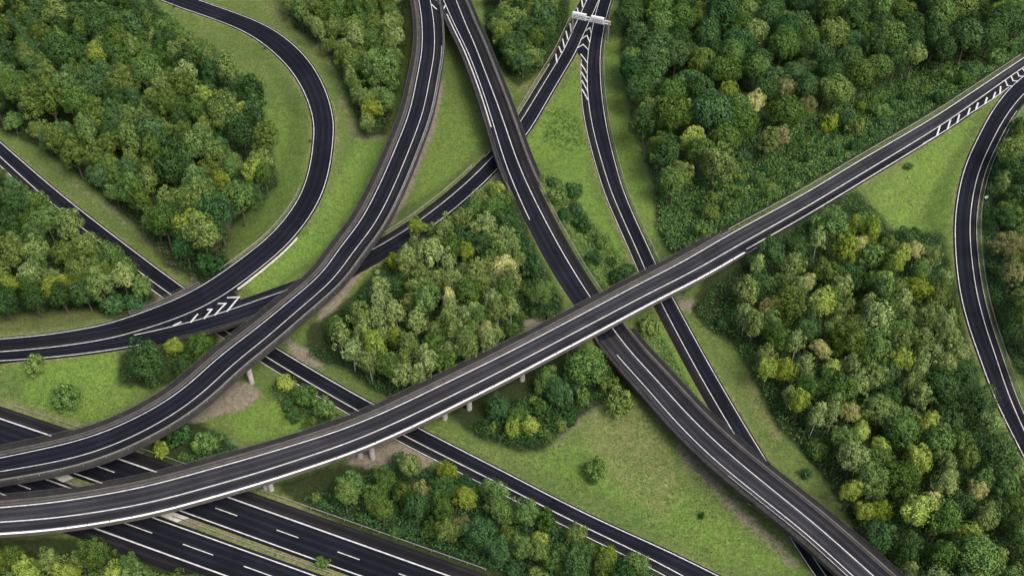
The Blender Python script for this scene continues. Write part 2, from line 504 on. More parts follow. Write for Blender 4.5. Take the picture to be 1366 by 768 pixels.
P['cross'] = Path(  # the long flyover: A: north line, B: middle line
    [(0, 676.6), (67.7, 670.5), (135.4, 660), (203, 646.8), (270.8, 628), (338.5, 609.5), (406, 589), (455, 573.5), (517.7, 547.6), (594, 511), (653, 482.5), (720.8, 448), (788.5, 412.4), (856, 377), (908, 350.5),
     (973.7, 312.5), (1073, 258.5), (1143, 216.6), (1244.5, 157.4), (1300, 121), (1366, 77)],
    [(0, 677, 7.6), (338, 609, 7.8), (594, 511, 8.2), (788, 412, 9.2), (908, 350, 8.6), (973, 312, 7.6), (1120, 231, 6.2), (1190, 190, 5.5), (1300, 121, 5.5), (1366, 77, 5.5)],
    B=[(0, 695.9), (67.7, 690.8), (135.4, 682), (203, 668.8), (270.8, 651.9), (338.5, 633), (406, 609.5), (455, 593), (517.7, 567), (585.4, 536.8), (640, 510.5), (687, 483.5), (754.6, 449.6), (822, 414), (908, 369.5),
       (1007.5, 316), (1105, 257.5), (1176.8, 216.6), (1244.5, 173), (1297, 140), (1330, 112), (1366, 89)], sm=5)
P['east'] = Path(  # far right bend: A: left line, B: right lane line
    [(1366, 101.5), (1350, 115), (1325.7, 145.5), (1305.4, 182.8), (1288.5, 220), (1279, 257), (1274.3, 295.6), (1275, 336), (1280, 383.6), (1292, 434.4), (1305.4, 471.6), (1320.6, 514), (1330, 537), (1361, 599)],
    [(1366, 101, 5.5), (1325, 145, 5.5), (1305, 183, 5.0), (1279, 257, 3.2), (1275, 336, 1.6), (1292, 434, .3), (1361, 599, .3)],
    B=[(1380, 113), (1366, 126), (1339, 159), (1319, 196), (1305.4, 233.6), (1298.7, 257), (1293.6, 288.8), (1295, 336), (1302, 380), (1314, 431), (1329, 475), (1341, 514), (1366, 572)])
P['feeder'] = Path(  # collector road under everything: A: north line, B: lane line
    [(0, 189.6), (78, 257), (169, 327.8), (248.8, 387), (326, 438), (374, 468), (453, 514.5), (501, 541), (557.6, 570.6), (687, 636.6), (788.5, 689), (908, 742), (958.5, 768)],
    [(0, 190, .1), (958, 768, .1)],
    B=[(0, 209), (53, 257), (79.5, 280), (122, 314), (140.5, 327.8), (194.6, 369), (233.6, 397), (310, 447), (362, 480), (421, 515), (450, 531.7), (482, 550), (537, 580), (649.7, 636.6), (683.6, 653.6), (788.5, 706), (849.4, 733), (910, 767)], sm=8)
P['mwn'] = Path(  # motorway, far carriageway: A: north shoulder line, B: median line
    [(0, 558), (71, 581.8), (144, 607), (223, 634), (309.7, 664.7), (455, 716.5), (597, 767)], [(0, 558, .1), (597, 767, .1)],
    B=[(0, 596.5), (87, 627), (149, 648.5), (243.7, 682), (455, 758.5), (482, 768)], sm=12)
P['mws'] = Path(  # motorway, near carriageway: A: median line, B: hard shoulder line
    [(0, 617), (100, 653), (206.5, 690.8), (421, 768)], [(0, 617, .1), (421, 768, .1)],
    B=[(0, 658), (15, 663.7), (128.6, 705), (303, 768)], sm=12)
P['top'] = Path([(300, -3), (480, -3), (560, -4), (700, -5), (920, -6), (1000, -7)], [(300, -3, .0), (1000, -7, .0)], width=-6.0, sm=12, ext=(5, 5))
p = P['top']
if p.at(5, ('B', 0))[1] < p.a[5, 1]: p.n = -p.n

EXT = {  # asphalt beyond A and B
    'loop': (0.5, 0.5), 'slip': (2.2, 0.6), 'ramp': (2.3, 0.5), 'west': (0.6, 2.6), 'south': (1.25, 2.9), 'cross': (0.5, 3.0), 'east': (0.5, 2.0),
    'feeder': (0.5, 2.3), 'mwn': (3.2, 0.8), 'mws': (0.8, 3.4), 'top': (1.0, 1.0)}
for k, p in P.items():
    p.ea, p.eb = EXT[k]

# bridge sections by photo points on line A: (from, to)
ALLB = {
    'west': [(0, -1)],
    'south': [(0, (684, 243)), ((806, 452), -1)],
    'cross': [(0, (968, 316))],
    'loop': [((290, 399), (178, 443))],
    'slip': [((405, 379), (222, 437))],
}
BR = {}
for k, lst in ALLB.items():
    p = P[k]
    BR[k] = []
    for a, b in lst:
        ix = lambda q: q % p.N() if isinstance(q, int) else p.idx(q)
        i0, i1 = sorted((ix(a), ix(b)))
        BR[k].append((i0, i1))


def is_bridge(k, i):
    return any(a <= i <= b for a, b in BR.get(k, []))


# ------------------------------------------------------------------ terrain
def samples(k, step=1):
    p = P[k]
    c = 0.5 * (p.pts(('A', p.ea)) + p.pts(('B', p.eb)))
    hw = 0.5 * (p.w + p.ea + p.eb)
    return c[::step], hw[::step], np.array([is_bridge(k, i) for i in range(p.N())])[::step]


SAMP = {k: samples(k) for k in P}
EMB = [k for k in P if k != 'top']
CUT = ['slip', 'ramp', 'feeder', 'mwn', 'mws', 'east', 'loop', 'south']
DECKS = ['west', 'south', 'cross', 'loop', 'slip']


def near(xy, pts):
    """distance to and index of the nearest sample"""
    best = np.full(len(xy), 1e9); bi = np.zeros(len(xy), int)
    for c0 in range(0, len(xy), 20000):
        q = xy[c0:c0 + 20000]
        d = (q[:, None, 0] - pts[None, :, 0]) ** 2 + (q[:, None, 1] - pts[None, :, 1]) ** 2
        j = d.argmin(1)
        bi[c0:c0 + 20000] = j; best[c0:c0 + 20000] = np.sqrt(d[np.arange(len(q)), j])
    return best, bi


def vnoise(x, y, s, seed=0):
    """smooth value noise in numpy, about -1..1"""
    r = np.random.default_rng(seed).random((64, 64)) * 2 - 1
    u, v = x / s + 1000.3, y / s + 1000.7
    i, j = np.floor(u).astype(int), np.floor(v).astype(int)
    fu, fv = u - i, v - j
    fu, fv = fu * fu * (3 - 2 * fu), fv * fv * (3 - 2 * fv)
    g = lambda a, b: r[a % 64, b % 64]
    return (g(i, j) * (1 - fu) * (1 - fv) + g(i + 1, j) * fu * (1 - fv) + g(i, j + 1) * (1 - fu) * fv + g(i + 1, j + 1) * fu * fv)


def terrain_height(xy):
    h = 0.22 * vnoise(xy[:, 0], xy[:, 1], 14, 1) + 0.12 * vnoise(xy[:, 0], xy[:, 1], 5, 2) - 0.15
    dmin = np.full(len(xy), 1e9)
    cap = np.full(len(xy), 1e9)
    for k in EMB:
        c, hw, br = SAMP[k]
        if (~br).any():
            cc, hh = c[~br], hw[~br]
            d, j = near(xy, cc)
            d = d - hh[j]
            dmin = np.minimum(dmin, d)
            lim = cc[j, 2] - 0.14 - 0.42 * np.maximum(0, d - 1.4)
            wgt = np.clip((d - 1.0) / 3.0, 0, 1)
            h = np.where(lim > h, lim, h)
            # flatten right beside and under the road
            h = np.where(d < 1.0, np.maximum(cc[j, 2] - 0.14, -9), h)
    for k in CUT:
        c, hw, br = SAMP[k]
        cc, hh = c[~br], hw[~br]
        d, j = near(xy, cc)
        d = d - hh[j]
        cap = np.minimum(cap, cc[j, 2] - 0.14 + 0.75 * np.maximum(0, d - 1.3))
    # never poke through a deck
    for k in DECKS:
        c, hw, br = SAMP[k]
        cc, hh = c[br], hw[br]
        d, j = near(xy, cc)
        d = d - hh[j] - 1.2
        cap = np.minimum(cap, cc[j, 2] - 1.5 + 1.5 * np.maximum(0, d))
    return np.minimum(h, cap)


x0, x1, y0, y1 = -215.0, 225.0, -165.0, 215.0
gx = np.arange(x0, x1 + .1, 1.25); gy = np.arange(y0, y1 + .1, 1.25)
TH = terrain_height(np.stack(np.meshgrid(gx, gy, indexing='ij'), -1).reshape(-1, 2)).reshape(len(gx), len(gy))


def ground_z(x, y):
    x = np.atleast_1d(np.asarray(x, float)); y = np.atleast_1d(np.asarray(y, float))
    u = np.clip((x - x0) / 1.25, 0, len(gx) - 1.001); v = np.clip((y - y0) / 1.25, 0, len(gy) - 1.001)
    i, j = u.astype(int), v.astype(int); fu, fv = u - i, v - j
    return TH[i, j] * (1 - fu) * (1 - fv) + TH[i + 1, j] * fu * (1 - fv) + TH[i, j + 1] * (1 - fu) * fv + TH[i + 1, j + 1] * fu * fv


def on_ground(px, up=0.0):
    """photo points dropped on the terrain (optionally the point sits `up` metres above it)"""
    px = np.atleast_2d(np.asarray(px, float))
    z = np.full(len(px), 1.0)
    for _ in range(12):
        q = unproj(px, z + up)
        z = 0.5 * z + 0.5 * ground_z(q[:, 0], q[:, 1])
    q = unproj(px, z + up); q[:, 2] = ground_z(q[:, 0], q[:, 1])
    return q


# woods, outlined round the crowns in the photo
WOODS = {
    'loop wood': [(-40, -60), (150, -60), (160, 0), (205, 26), (262, 62), (312, 100), (342, 140), (352, 190), (360, 235), (340, 265), (300, 290), (280, 325), (240, 328), (200, 312), (178, 275), (130, 236), (80, 200), (40, 170), (-40, 135)],
    'west wood': [(-40, 215), (0, 238), (40, 250), (72, 280), (105, 285), (150, 318), (188, 345), (192, 388), (160, 395), (120, 392), (60, 398), (-40, 405)],
    'north copse': [(378, -60), (528, -60), (533, 60), (525, 110), (508, 160), (490, 168), (472, 120), (445, 62), (405, 28), (380, 5)],
    'top copse': [(660, -60), (740, -60), (736, 22), (716, 66), (692, 88), (676, 70), (660, 26)],
    'north-east wood': [(850, -60), (1400, -60), (1400, 5), (1335, 50), (1280, 70), (1210, 86), (1125, 122), (1072, 152), (1012, 170), (985, 208), (935, 226), (898, 250), (876, 230), (855, 165), (840, 100), (838, 40)],
    'centre wood': [(556, 316), (608, 276), (655, 264), (685, 295), (690, 330), (692, 385), (676, 425), (645, 470), (620, 498), (560, 508), (520, 500), (480, 480), (440, 462), (440, 440), (485, 405), (528, 358)],
    'east wood': [(990, 395), (1010, 345), (1070, 315), (1130, 290), (1180, 308), (1245, 322), (1262, 375), (1278, 440), (1300, 515), (1340, 590), (1400, 680), (1400, 800), (1205, 800), (1180, 745), (1160, 690), (1140, 640), (1112, 590), (1065, 560), (1040, 520), (1020, 470), (1000, 430)],
    'far east wood': [(1345, 170), (1420, 140), (1420, 520), (1366, 470), (1345, 430), (1330, 380), (1322, 320), (1328, 250)],
    'roadside copse': [(445, 650), (480, 628), (550, 625), (600, 618), (640, 632), (690, 668), (740, 700), (800, 716), (868, 742), (870, 800), (690, 800), (600, 740), (520, 700), (470, 680)],
    'corner wood': [(-40, 728), (60, 722), (140, 727), (200, 756), (265, 780), (265, 840), (-40, 840)],
}
UNDER = {  # brush and bramble that reads as one mass
    'north-east slope': [(880, 240), (990, 180), (1100, 145), (1240, 92), (1330, 60), (1366, 45), (1366, 62), (1250, 135), (1150, 195), (1060, 246), (1000, 282), (950, 308), (930, 322), (898, 330), (882, 300)],
    'centre': [(410, 470), (415, 435), (470, 395), (515, 348), (556, 306), (608, 264), (655, 252), (688, 264), (700, 300), (720, 350), (746, 402), (734, 428), (715, 420), (700, 385), (695, 430), (655, 492), (598, 522), (545, 535), (500, 512), (460, 480)],
    'east': [(925, 405), (960, 345), (1000, 305), (1050, 290), (1140, 255), (1160, 275), (1190, 310), (1250, 312), (1272, 380), (1285, 450), (1312, 540), (1366, 640), (1400, 720), (1400, 800), (1200, 800), (1150, 745), (1140, 690), (1110, 640), (1080, 600), (1040, 560), (1010, 500), (985, 455), (940, 425)],
    'far east': [(1322, 185), (1366, 160), (1420, 150), (1420, 540), (1355, 480), (1328, 420), (1318, 350), (1315, 260)],
    'south centre': [(605, 548), (640, 512), (700, 488), (765, 462), (812, 480), (838, 520), (800, 530), (770, 548), (722, 592), (690, 592), (640, 575)],
    'roadside': [(375, 645), (440, 622), (520, 612), (560, 625), (640, 638), (700, 676), (800, 722), (880, 752), (880, 780), (690, 800), (640, 770), (560, 738), (480, 702), (420, 672)],
    'under west viaduct': [(195, 600), (225, 570), (262, 560), (300, 585), (320, 610), (265, 625)],
    'feeder verge': [(352, 505), (385, 505), (430, 525), (462, 555), (430, 575), (395, 560)],
    'strip': [(715, 235), (745, 240), (790, 300), (830, 350), (845, 365), (800, 385), (765, 330)],
    'west': [(-40, 225), (0, 235), (60, 268), (150, 322), (195, 360), (205, 410), (150, 418), (125, 400), (0, 410), (-40, 410)],
    'loop': [(-40, -60), (165, -60), (215, 22), (272, 60), (325, 105), (355, 190), (365, 240), (300, 300), (292, 335), (305, 350), (268, 372), (225, 345), (180, 290), (130, 245), (60, 190), (-40, 145)],
    'north east floor': [(845, -60), (1400, -60), (1400, 20), (1300, 85), (1100, 150), (990, 195), (890, 265), (850, 165), (832, 60)],
    'north floor': [(375, -60), (532, -60), (536, 60), (527, 112), (510, 170), (488, 175), (470, 122), (442, 62), (398, 30)],
    'top floor': [(652, -60), (758, -60), (752, 35), (725, 82), (690, 105), (668, 82), (652, 30)],
    'corner': [(-40, 720), (140, 718), (280, 780), (280, 840), (-40, 840)],
    'dark trees by merge': [(162, 505), (165, 470), (285, 448), (288, 480), (225, 505)],
    'wedge weeds': [(728, 150), (745, 140), (775, 165), (780, 190), (755, 200), (730, 185)],
    'under cross': [(855, 430), (885, 425), (935, 520), (945, 545), (900, 505)],
}


def inside(px, poly):
    px = np.atleast_2d(px); poly = np.asarray(poly, float)
    x, y = px[:, 0], px[:, 1]
    r = np.zeros(len(px), bool)
    j = len(poly) - 1
    for i in range(len(poly)):
        xi, yi = poly[i]; xj, yj = poly[j]
        c = ((yi > y) != (yj > y)) & (x < (xj - xi) * (y - yi) / (yj - yi + 1e-12) + xi)
        r ^= c
        j = i
    return r


def poly_soft(px, poly, soft):
    """1 inside, fading to 0 over `soft` pixels outside"""
    poly = np.asarray(poly, float)
    ins = inside(px, poly)
    d = np.full(len(px), 1e9)
    for i in range(len(poly)):
        a, b = poly[i], poly[(i + 1) % len(poly)]
        ab = b - a
        t = np.clip(((px - a) @ ab) / (ab @ ab), 0, 1)
        d = np.minimum(d, np.linalg.norm(px - (a + t[:, None] * ab), axis=1))
    return np.where(ins, 1.0, np.clip(1 - d / soft, 0, 1))


# bare soil, dry and lush patches: polygons of ground as they lie in the photo
SOILP = [
    ([(300, 515), (330, 512), (345, 528), (320, 545), (285, 552), (255, 562), (262, 548)], 9, .82),
    ([(460, 605), (520, 590), (580, 610), (550, 632), (500, 620), (470, 618)], 9, .8),
    ([(590, 110), (578, 170), (545, 255), (520, 300), (510, 298), (540, 225), (570, 150)], 6, 1.0),
    ([(480, 355), (475, 372), (445, 410), (425, 425), (440, 395), (462, 372)], 6, 1.0),
    ([(380, 455), (410, 470), (430, 490), (400, 480)], 8, .8),
    ([(60, 645), (90, 640), (140, 660), (110, 668)], 3, .7),
    ([(215, 682), (240, 682), (265, 700), (245, 700)], 3, 1.0),
    ([(905, 590), (960, 645), (1020, 705), (1070, 755), (1058, 758), (1000, 705), (940, 645), (900, 600)], 5, .6),
    ([(655, 233), (668, 232), (680, 250), (668, 262), (655, 250)], 4, .6),
    ([(700, 425), (722, 420), (725, 438), (705, 440)], 6, .75),
    ([(905, 395), (925, 400), (920, 415), (910, 412)], 6, .7),
    ([(725, 590), (770, 560), (820, 520), (825, 528), (790, 560), (740, 598)], 6, .28),
    ([(287, 300), (305, 280), (330, 262), (335, 268), (312, 290), (292, 330), (283, 335)], 4, .55),
    ([(455, 110), (462, 150), (480, 178), (525, 185), (520, 192), (470, 186), (450, 150)], 3, .35),
    ([(80, 225), (150, 275), (220, 330), (262, 375), (250, 378), (205, 335), (140, 282), (75, 235)], 5, .30),
]
DRYP = [
    ([(790, 560), (850, 545), (885, 600), (900, 650), (880, 680), (830, 640), (800, 600)], 40, .42),
    ([(0, 415), (60, 402), (130, 405), (150, 425), (60, 440), (0, 445)], 10, .45),
    ([(700, 45), (745, 40), (725, 100), (700, 130), (690, 110)], 10, .5),
    ([(0, 528), (90, 560), (120, 565), (160, 560), (100, 575), (0, 545)], 6, .5),
    ([(380, 660), (480, 705), (640, 770), (625, 775), (470, 712), (370, 665)], 4, .7),
    ([(230, 690), (250, 684), (480, 765), (460, 772), (420, 760), (330, 728)], 4, .75),
    ([(340, 5), (380, 12), (420, 45), (450, 85), (440, 90), (400, 50)], 8, .35),
    ([(985, 320), (1075, 262), (1180, 205), (1225, 180), (1150, 225), (1060, 285), (1000, 325)], 5, .55),
    ([(1000, 500), (1050, 560), (1035, 590), (1005, 540)], 15, .5),
    ([(985, 270), (1090, 210), (1240, 125), (1366, 55), (1366, 70), (1240, 145), (1090, 232), (990, 290)], 8, .4),
    ([(580, 575), (620, 590), (690, 610), (740, 600), (720, 620), (640, 610)], 14, .3),
    ([(690, 400), (720, 395), (720, 425), (690, 440)], 12, .4),
]
def track(pts, w=1.6):
    p = catmull(pts, 6); t = np.gradient(p, axis=0); n = np.stack([-t[:, 1], t[:, 0]], 1); n /= np.linalg.norm(n, axis=1)[:, None]
    return [tuple(q) for q in p + n * w] + [tuple(q) for q in (p - n * w)[::-1]]


for tp, ta in (([(350, 8), (400, 36), (432, 72), (452, 110), (464, 150), (490, 176), (524, 184)], .55), ([(358, 4), (408, 30), (442, 70), (460, 105), (472, 148), (494, 168)], .45),
               ([(455, 120), (458, 170), (446, 225), (415, 285), (372, 340)], .32), ([(830, 40), (836, 120), (850, 200), (872, 290), (888, 330)], .3),
               ([(905, 420), (950, 495), (1000, 570), (1050, 640), (1110, 705), (1150, 745)], .4), ([(575, 570), (640, 600), (740, 640), (860, 700), (960, 750)], .28),
               ([(20, 205), (90, 262), (170, 322), (240, 372)], .35), ([(760, 560), (830, 590), (880, 640), (960, 720)], .25), ([(850, 560), (900, 630), (980, 705), (1040, 760)], .25),
               ([(1300, 160), (1272, 230), (1258, 300)], .25), ([(720, 190), (760, 250), (800, 320)], .25)):
    DRYP.append((track(tp), 2.0, ta))
LUSHP = [
    ([(1165, 275), (1225, 215), (1280, 160), (1300, 130), (1282, 200), (1270, 260), (1262, 310), (1190, 315)], 22, .5),
    ([(345, 130), (400, 160), (408, 200), (395, 250), (350, 300), (325, 330), (320, 290), (360, 230)], 16, .45),
    ([(330, 370), (420, 300), (480, 190), (520, 190), (470, 290), (440, 330), (390, 370), (330, 390)], 12, .55),
    ([(20, 490), (150, 475), (210, 500), (120, 560), (40, 535)], 18, .55),
    ([(300, 545), (350, 530), (410, 560), (370, 590), (320, 585)], 10, .55),
    ([(700, 200), (770, 100), (785, 250), (830, 340), (780, 280)], 14, .6),
    ([(890, 650), (1000, 720), (1075, 768), (960, 740), (800, 650), (700, 610), (780, 600)], 26, .5),
    ([(885, 405), (950, 520), (935, 530), (880, 450)], 8, .6),
    ([(815, 30), (840, 40), (850, 200), (880, 320), (850, 300), (815, 150)], 8, .55),  # lush strip, amount raised to lighten grass lying in the wood's shadow
    ([(590, 130), (640, 190), (560, 280), (555, 250)], 12, .45),
    ([(690, 400), (720, 420), (700, 450), (680, 445)], 8, .4),
    ([(575, 560), (640, 590), (700, 600), (640, 620)], 10, .3),
]


def build_ground():
    # one sheet: fine around the interchange, coarse out to the horizon
    out = np.array([15, 40, 90, 180, 350, 700, 1400, 2600.0])
    X = np.concatenate([x0 - out[::-1], gx, x1 + out]); Y = np.concatenate([y0 - out[::-1], gy, y1 + out])
    nx, ny = len(X), len(Y)
    Z = np.full((nx, ny), -0.15)
    k = len(out)
    Z[k:k + len(gx), k:k + len(gy)] = TH
    # carry the rim outwards, levelling off
    for i in range(k):
        f = max(0, 1 - out[i] / 120)
        Z[k - 1 - i, k:-k] = TH[0] * f - .15 * (1 - f); Z[k + len(gx) + i, k:-k] = TH[-1] * f - .15 * (1 - f)
    for i in range(k):
        f = max(0, 1 - out[i] / 120)
        Z[:, k - 1 - i] = Z[:, k] * f - .15 * (1 - f); Z[:, k + len(gy) + i] = Z[:, k + len(gy) - 1] * f - .15 * (1 - f)
    XX, YY = np.meshgrid(X, Y, indexing='ij')
    V = np.stack([XX, YY, Z], -1).reshape(-1, 3)
    idx = np.arange(nx * ny).reshape(nx, ny)
    Q = np.stack([idx[:-1, :-1], idx[1:, :-1], idx[1:, 1:], idx[:-1, 1:]], -1).reshape(-1, 4)
    me = bpy.data.meshes.new('ground')
    me.vertices.add(len(V)); me.vertices.foreach_set('co', V.ravel().astype(np.float32))
    n = len(Q)
    me.loops.add(n * 4); me.loops.foreach_set('vertex_index', Q.ravel().astype(np.int32))
    me.polygons.add(n)
    me.polygons.foreach_set('loop_start', np.arange(0, n * 4, 4, dtype=np.int32))
    me.polygons.foreach_set('loop_total', np.full(n, 4, dtype=np.int32))
    me.polygons.foreach_set('use_smooth', np.ones(n, bool))
    me.update(calc_edges=True)
    px = proj(V)
    ok = (np.abs(V[:, 0]) < 600) & (V[:, 1] > CAM[1] + 30) & (np.abs(V[:, 1]) < 600)
    cov = np.zeros((len(V), 4))
    for ch, lst in ((0, SOILP), (1, DRYP), (2, LUSHP)):
        for poly, soft, amt in lst:
            m = np.zeros(len(V)); m[ok] = poly_soft(px[ok], poly, soft) * amt
            cov[:, ch] = np.maximum(cov[:, ch], m)
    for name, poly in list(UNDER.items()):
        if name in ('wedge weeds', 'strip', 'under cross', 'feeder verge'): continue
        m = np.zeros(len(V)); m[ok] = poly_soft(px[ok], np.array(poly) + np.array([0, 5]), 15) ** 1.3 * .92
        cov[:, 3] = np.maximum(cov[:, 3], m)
    xy = V[ok][:, :2]
    g = np.full(len(xy), 1e9)
    for k in P:
        c, hw, br = SAMP[k]
        if (~br).any():
            d, j = near(xy, c[~br]); g = np.minimum(g, d - hw[~br][j])
    vg = np.clip(1.5 - np.maximum(g, 0) / 1.1, 0, 1) * (.42 + .3 * vnoise(xy[:, 0], xy[:, 1], 11, 31))
    cov[ok, 1] = np.maximum(cov[ok, 1], vg)
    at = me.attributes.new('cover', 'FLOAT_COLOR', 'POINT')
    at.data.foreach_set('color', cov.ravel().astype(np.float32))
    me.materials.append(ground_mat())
    o = bpy.data.objects.new('ground', me); COL.objects.link(o)
    tag(o, 'grass ground sheet with embankments, soil patches and woodland floor', 'ground', kind='structure')
    return me


build_ground()


# ------------------------------------------------------------------ roads
def mesh_of(fn, name, mat, parent=None, smooth=False):
    mb = MB(); fn(mb)
    if mb.n == 0: return None
    return mb.build(name, mat, parent, smooth)


ROADINFO = {
    'loop': ('asphalt', 'dark single lane loop ramp bending round the left wood'),
    'slip': ('asphalt', 'dark slip road running from the sign gantry down to the left merge'),
    'ramp': ('asphalt', 'dark ramp curving from the sign gantry down under the long flyover'),
    'south': ('asphalt', 'dark road on low embankment beneath the long flyover'),
    'cross': ('asphalt_deck', 'dark approach road on embankment up to the long flyover'),
    'east': ('asphalt', 'dark ramp bending down the right edge of the picture'),
    'feeder': ('asphalt', 'dark straight collector road passing below loop and both flyovers'),
    'mwn': ('asphalt', 'upper carriageway of the motorway at lower left'),
    'mws': ('asphalt', 'lower carriageway of the motorway at lower left'),
    'top': ('asphalt', 'dark road just cut off by the top edge'),
}
BRINFO = {
    ('west', 0): ('viaduct', 'long curved dark viaduct sweeping from top centre to the left edge', 'asphalt'),
    ('south', 0): ('viaduct', 'straight viaduct running from top centre over the slip road', 'asphalt'),
    ('south', 1): ('viaduct', 'viaduct leaving the lower right corner above the narrow ramp', 'asphalt_deck'),
    ('cross', 0): ('flyover', 'long grey flyover with white edge crossing the whole picture', 'asphalt_deck'),
    ('loop', 0): ('overpass', 'short bridge carrying the loop ramp over the collector road', 'asphalt'),
    ('slip', 0): ('overpass', 'short bridge carrying the slip road over the collector road', 'asphalt'),
}
LIFT = {'loop': 0.0, 'slip': 0.012, 'ramp': 0.006, 'west': 0.0, 'south': 0.008, 'cross': 0.0, 'east': 0.010, 'feeder': 0.0, 'mwn': 0.0, 'mws': 0.004, 'top': -0.01}
MK = 0.03   # markings above the path height


def segs(k):
    """(kind, i0, i1) pieces of a path"""
    p = P[k]; out = []; cur = 0
    for j, (a, b) in enumerate(sorted(BR.get(k, []))):
        if a > cur: out.append(('road', cur, a, None))
        out.append(('bridge', a, b, j)); cur = b
    if cur < p.N() - 1: out.append(('road', cur, p.N() - 1, None))
    return out


def lim(i0, i1, a, b):
    return max(i0, a), min(i1, b)


# painted lines: path -> list of (name, offset, width, from px, to px)
LINES = {
    'loop': [('edge_line', ('A', 0), 0.211, None, None), ('edge_line', ('B', 0), 0.211, None, None)],
    'slip': [('lane_line', ('A', 0), 0.211, None, (176, 447)), ('edge_line', ('B', 0), 0.211, None, (560, 300)), ('edge_line', ('B', 0), 0.211, (187, 445), None), ('edge_line', ('A', 1.95), 0.140, (741, 86), (655, 212))],
    'ramp': [('lane_line', ('A', 0), 0.196, None, None), ('edge_line', ('B', 0), 0.196, None, None), ('edge_line', ('A', 2.1), 0.155, (783, 80), (864, 366)), ('edge_line', ('A', 2.1), 0.211, (1060, 700), None)],
    'west': [('edge_line', ('A', 0), 0.211, None, None), ('lane_line', ('B', 0), 0.196, None, None)],
    'south': [('edge_line', ('A', 0), 0.211, None, (707, 294)), ('edge_line', ('A', 0), 0.211, (824, 475), None), ('lane_line', ('B', 0), 0.225, None, None)],
    'cross': [('edge_line', ('A', 0), 0.292, None, None), ('lane_line', ('B', 0), 0.292, None, None)],
    'east': [('edge_line', ('A', 0), 0.211, None, None), ('lane_line', ('B', 0), 0.211, None, None), ('edge_line', ('B', 1.8), 0.126, (1330, 140), None)],
    'feeder': [('edge_line', ('A', 0), 0.239, None, None), ('lane_line', ('B', 0), 0.239, None, None), ('edge_line', ('B', 2.1), 0.211, None, None)],
    'mwn': [('edge_line', ('A', 0), 0.343, None, None), ('edge_line', ('B', 0), 0.275, None, None)],
    'mws': [('edge_line', ('A', 0), 0.275, None, None), ('edge_line', ('B', 0), 0.343, None, None)],
    'top': [],
}


def paint_lines(k, i0, i1, parent):
    p = P[k]
    for name, o, wd, a, b in LINES[k]:
        ja = 0 if a is None else p.idx(a); jb = p.N() - 1 if b is None else p.idx(b)
        ja, jb = lim(i0, i1, min(ja, jb), max(ja, jb))
        if jb - ja < 2: continue
        mesh_of(lambda mb: p.line(mb, o, wd, MK, ja, jb), name, M['paint'], parent)


ROADOBJ = {}


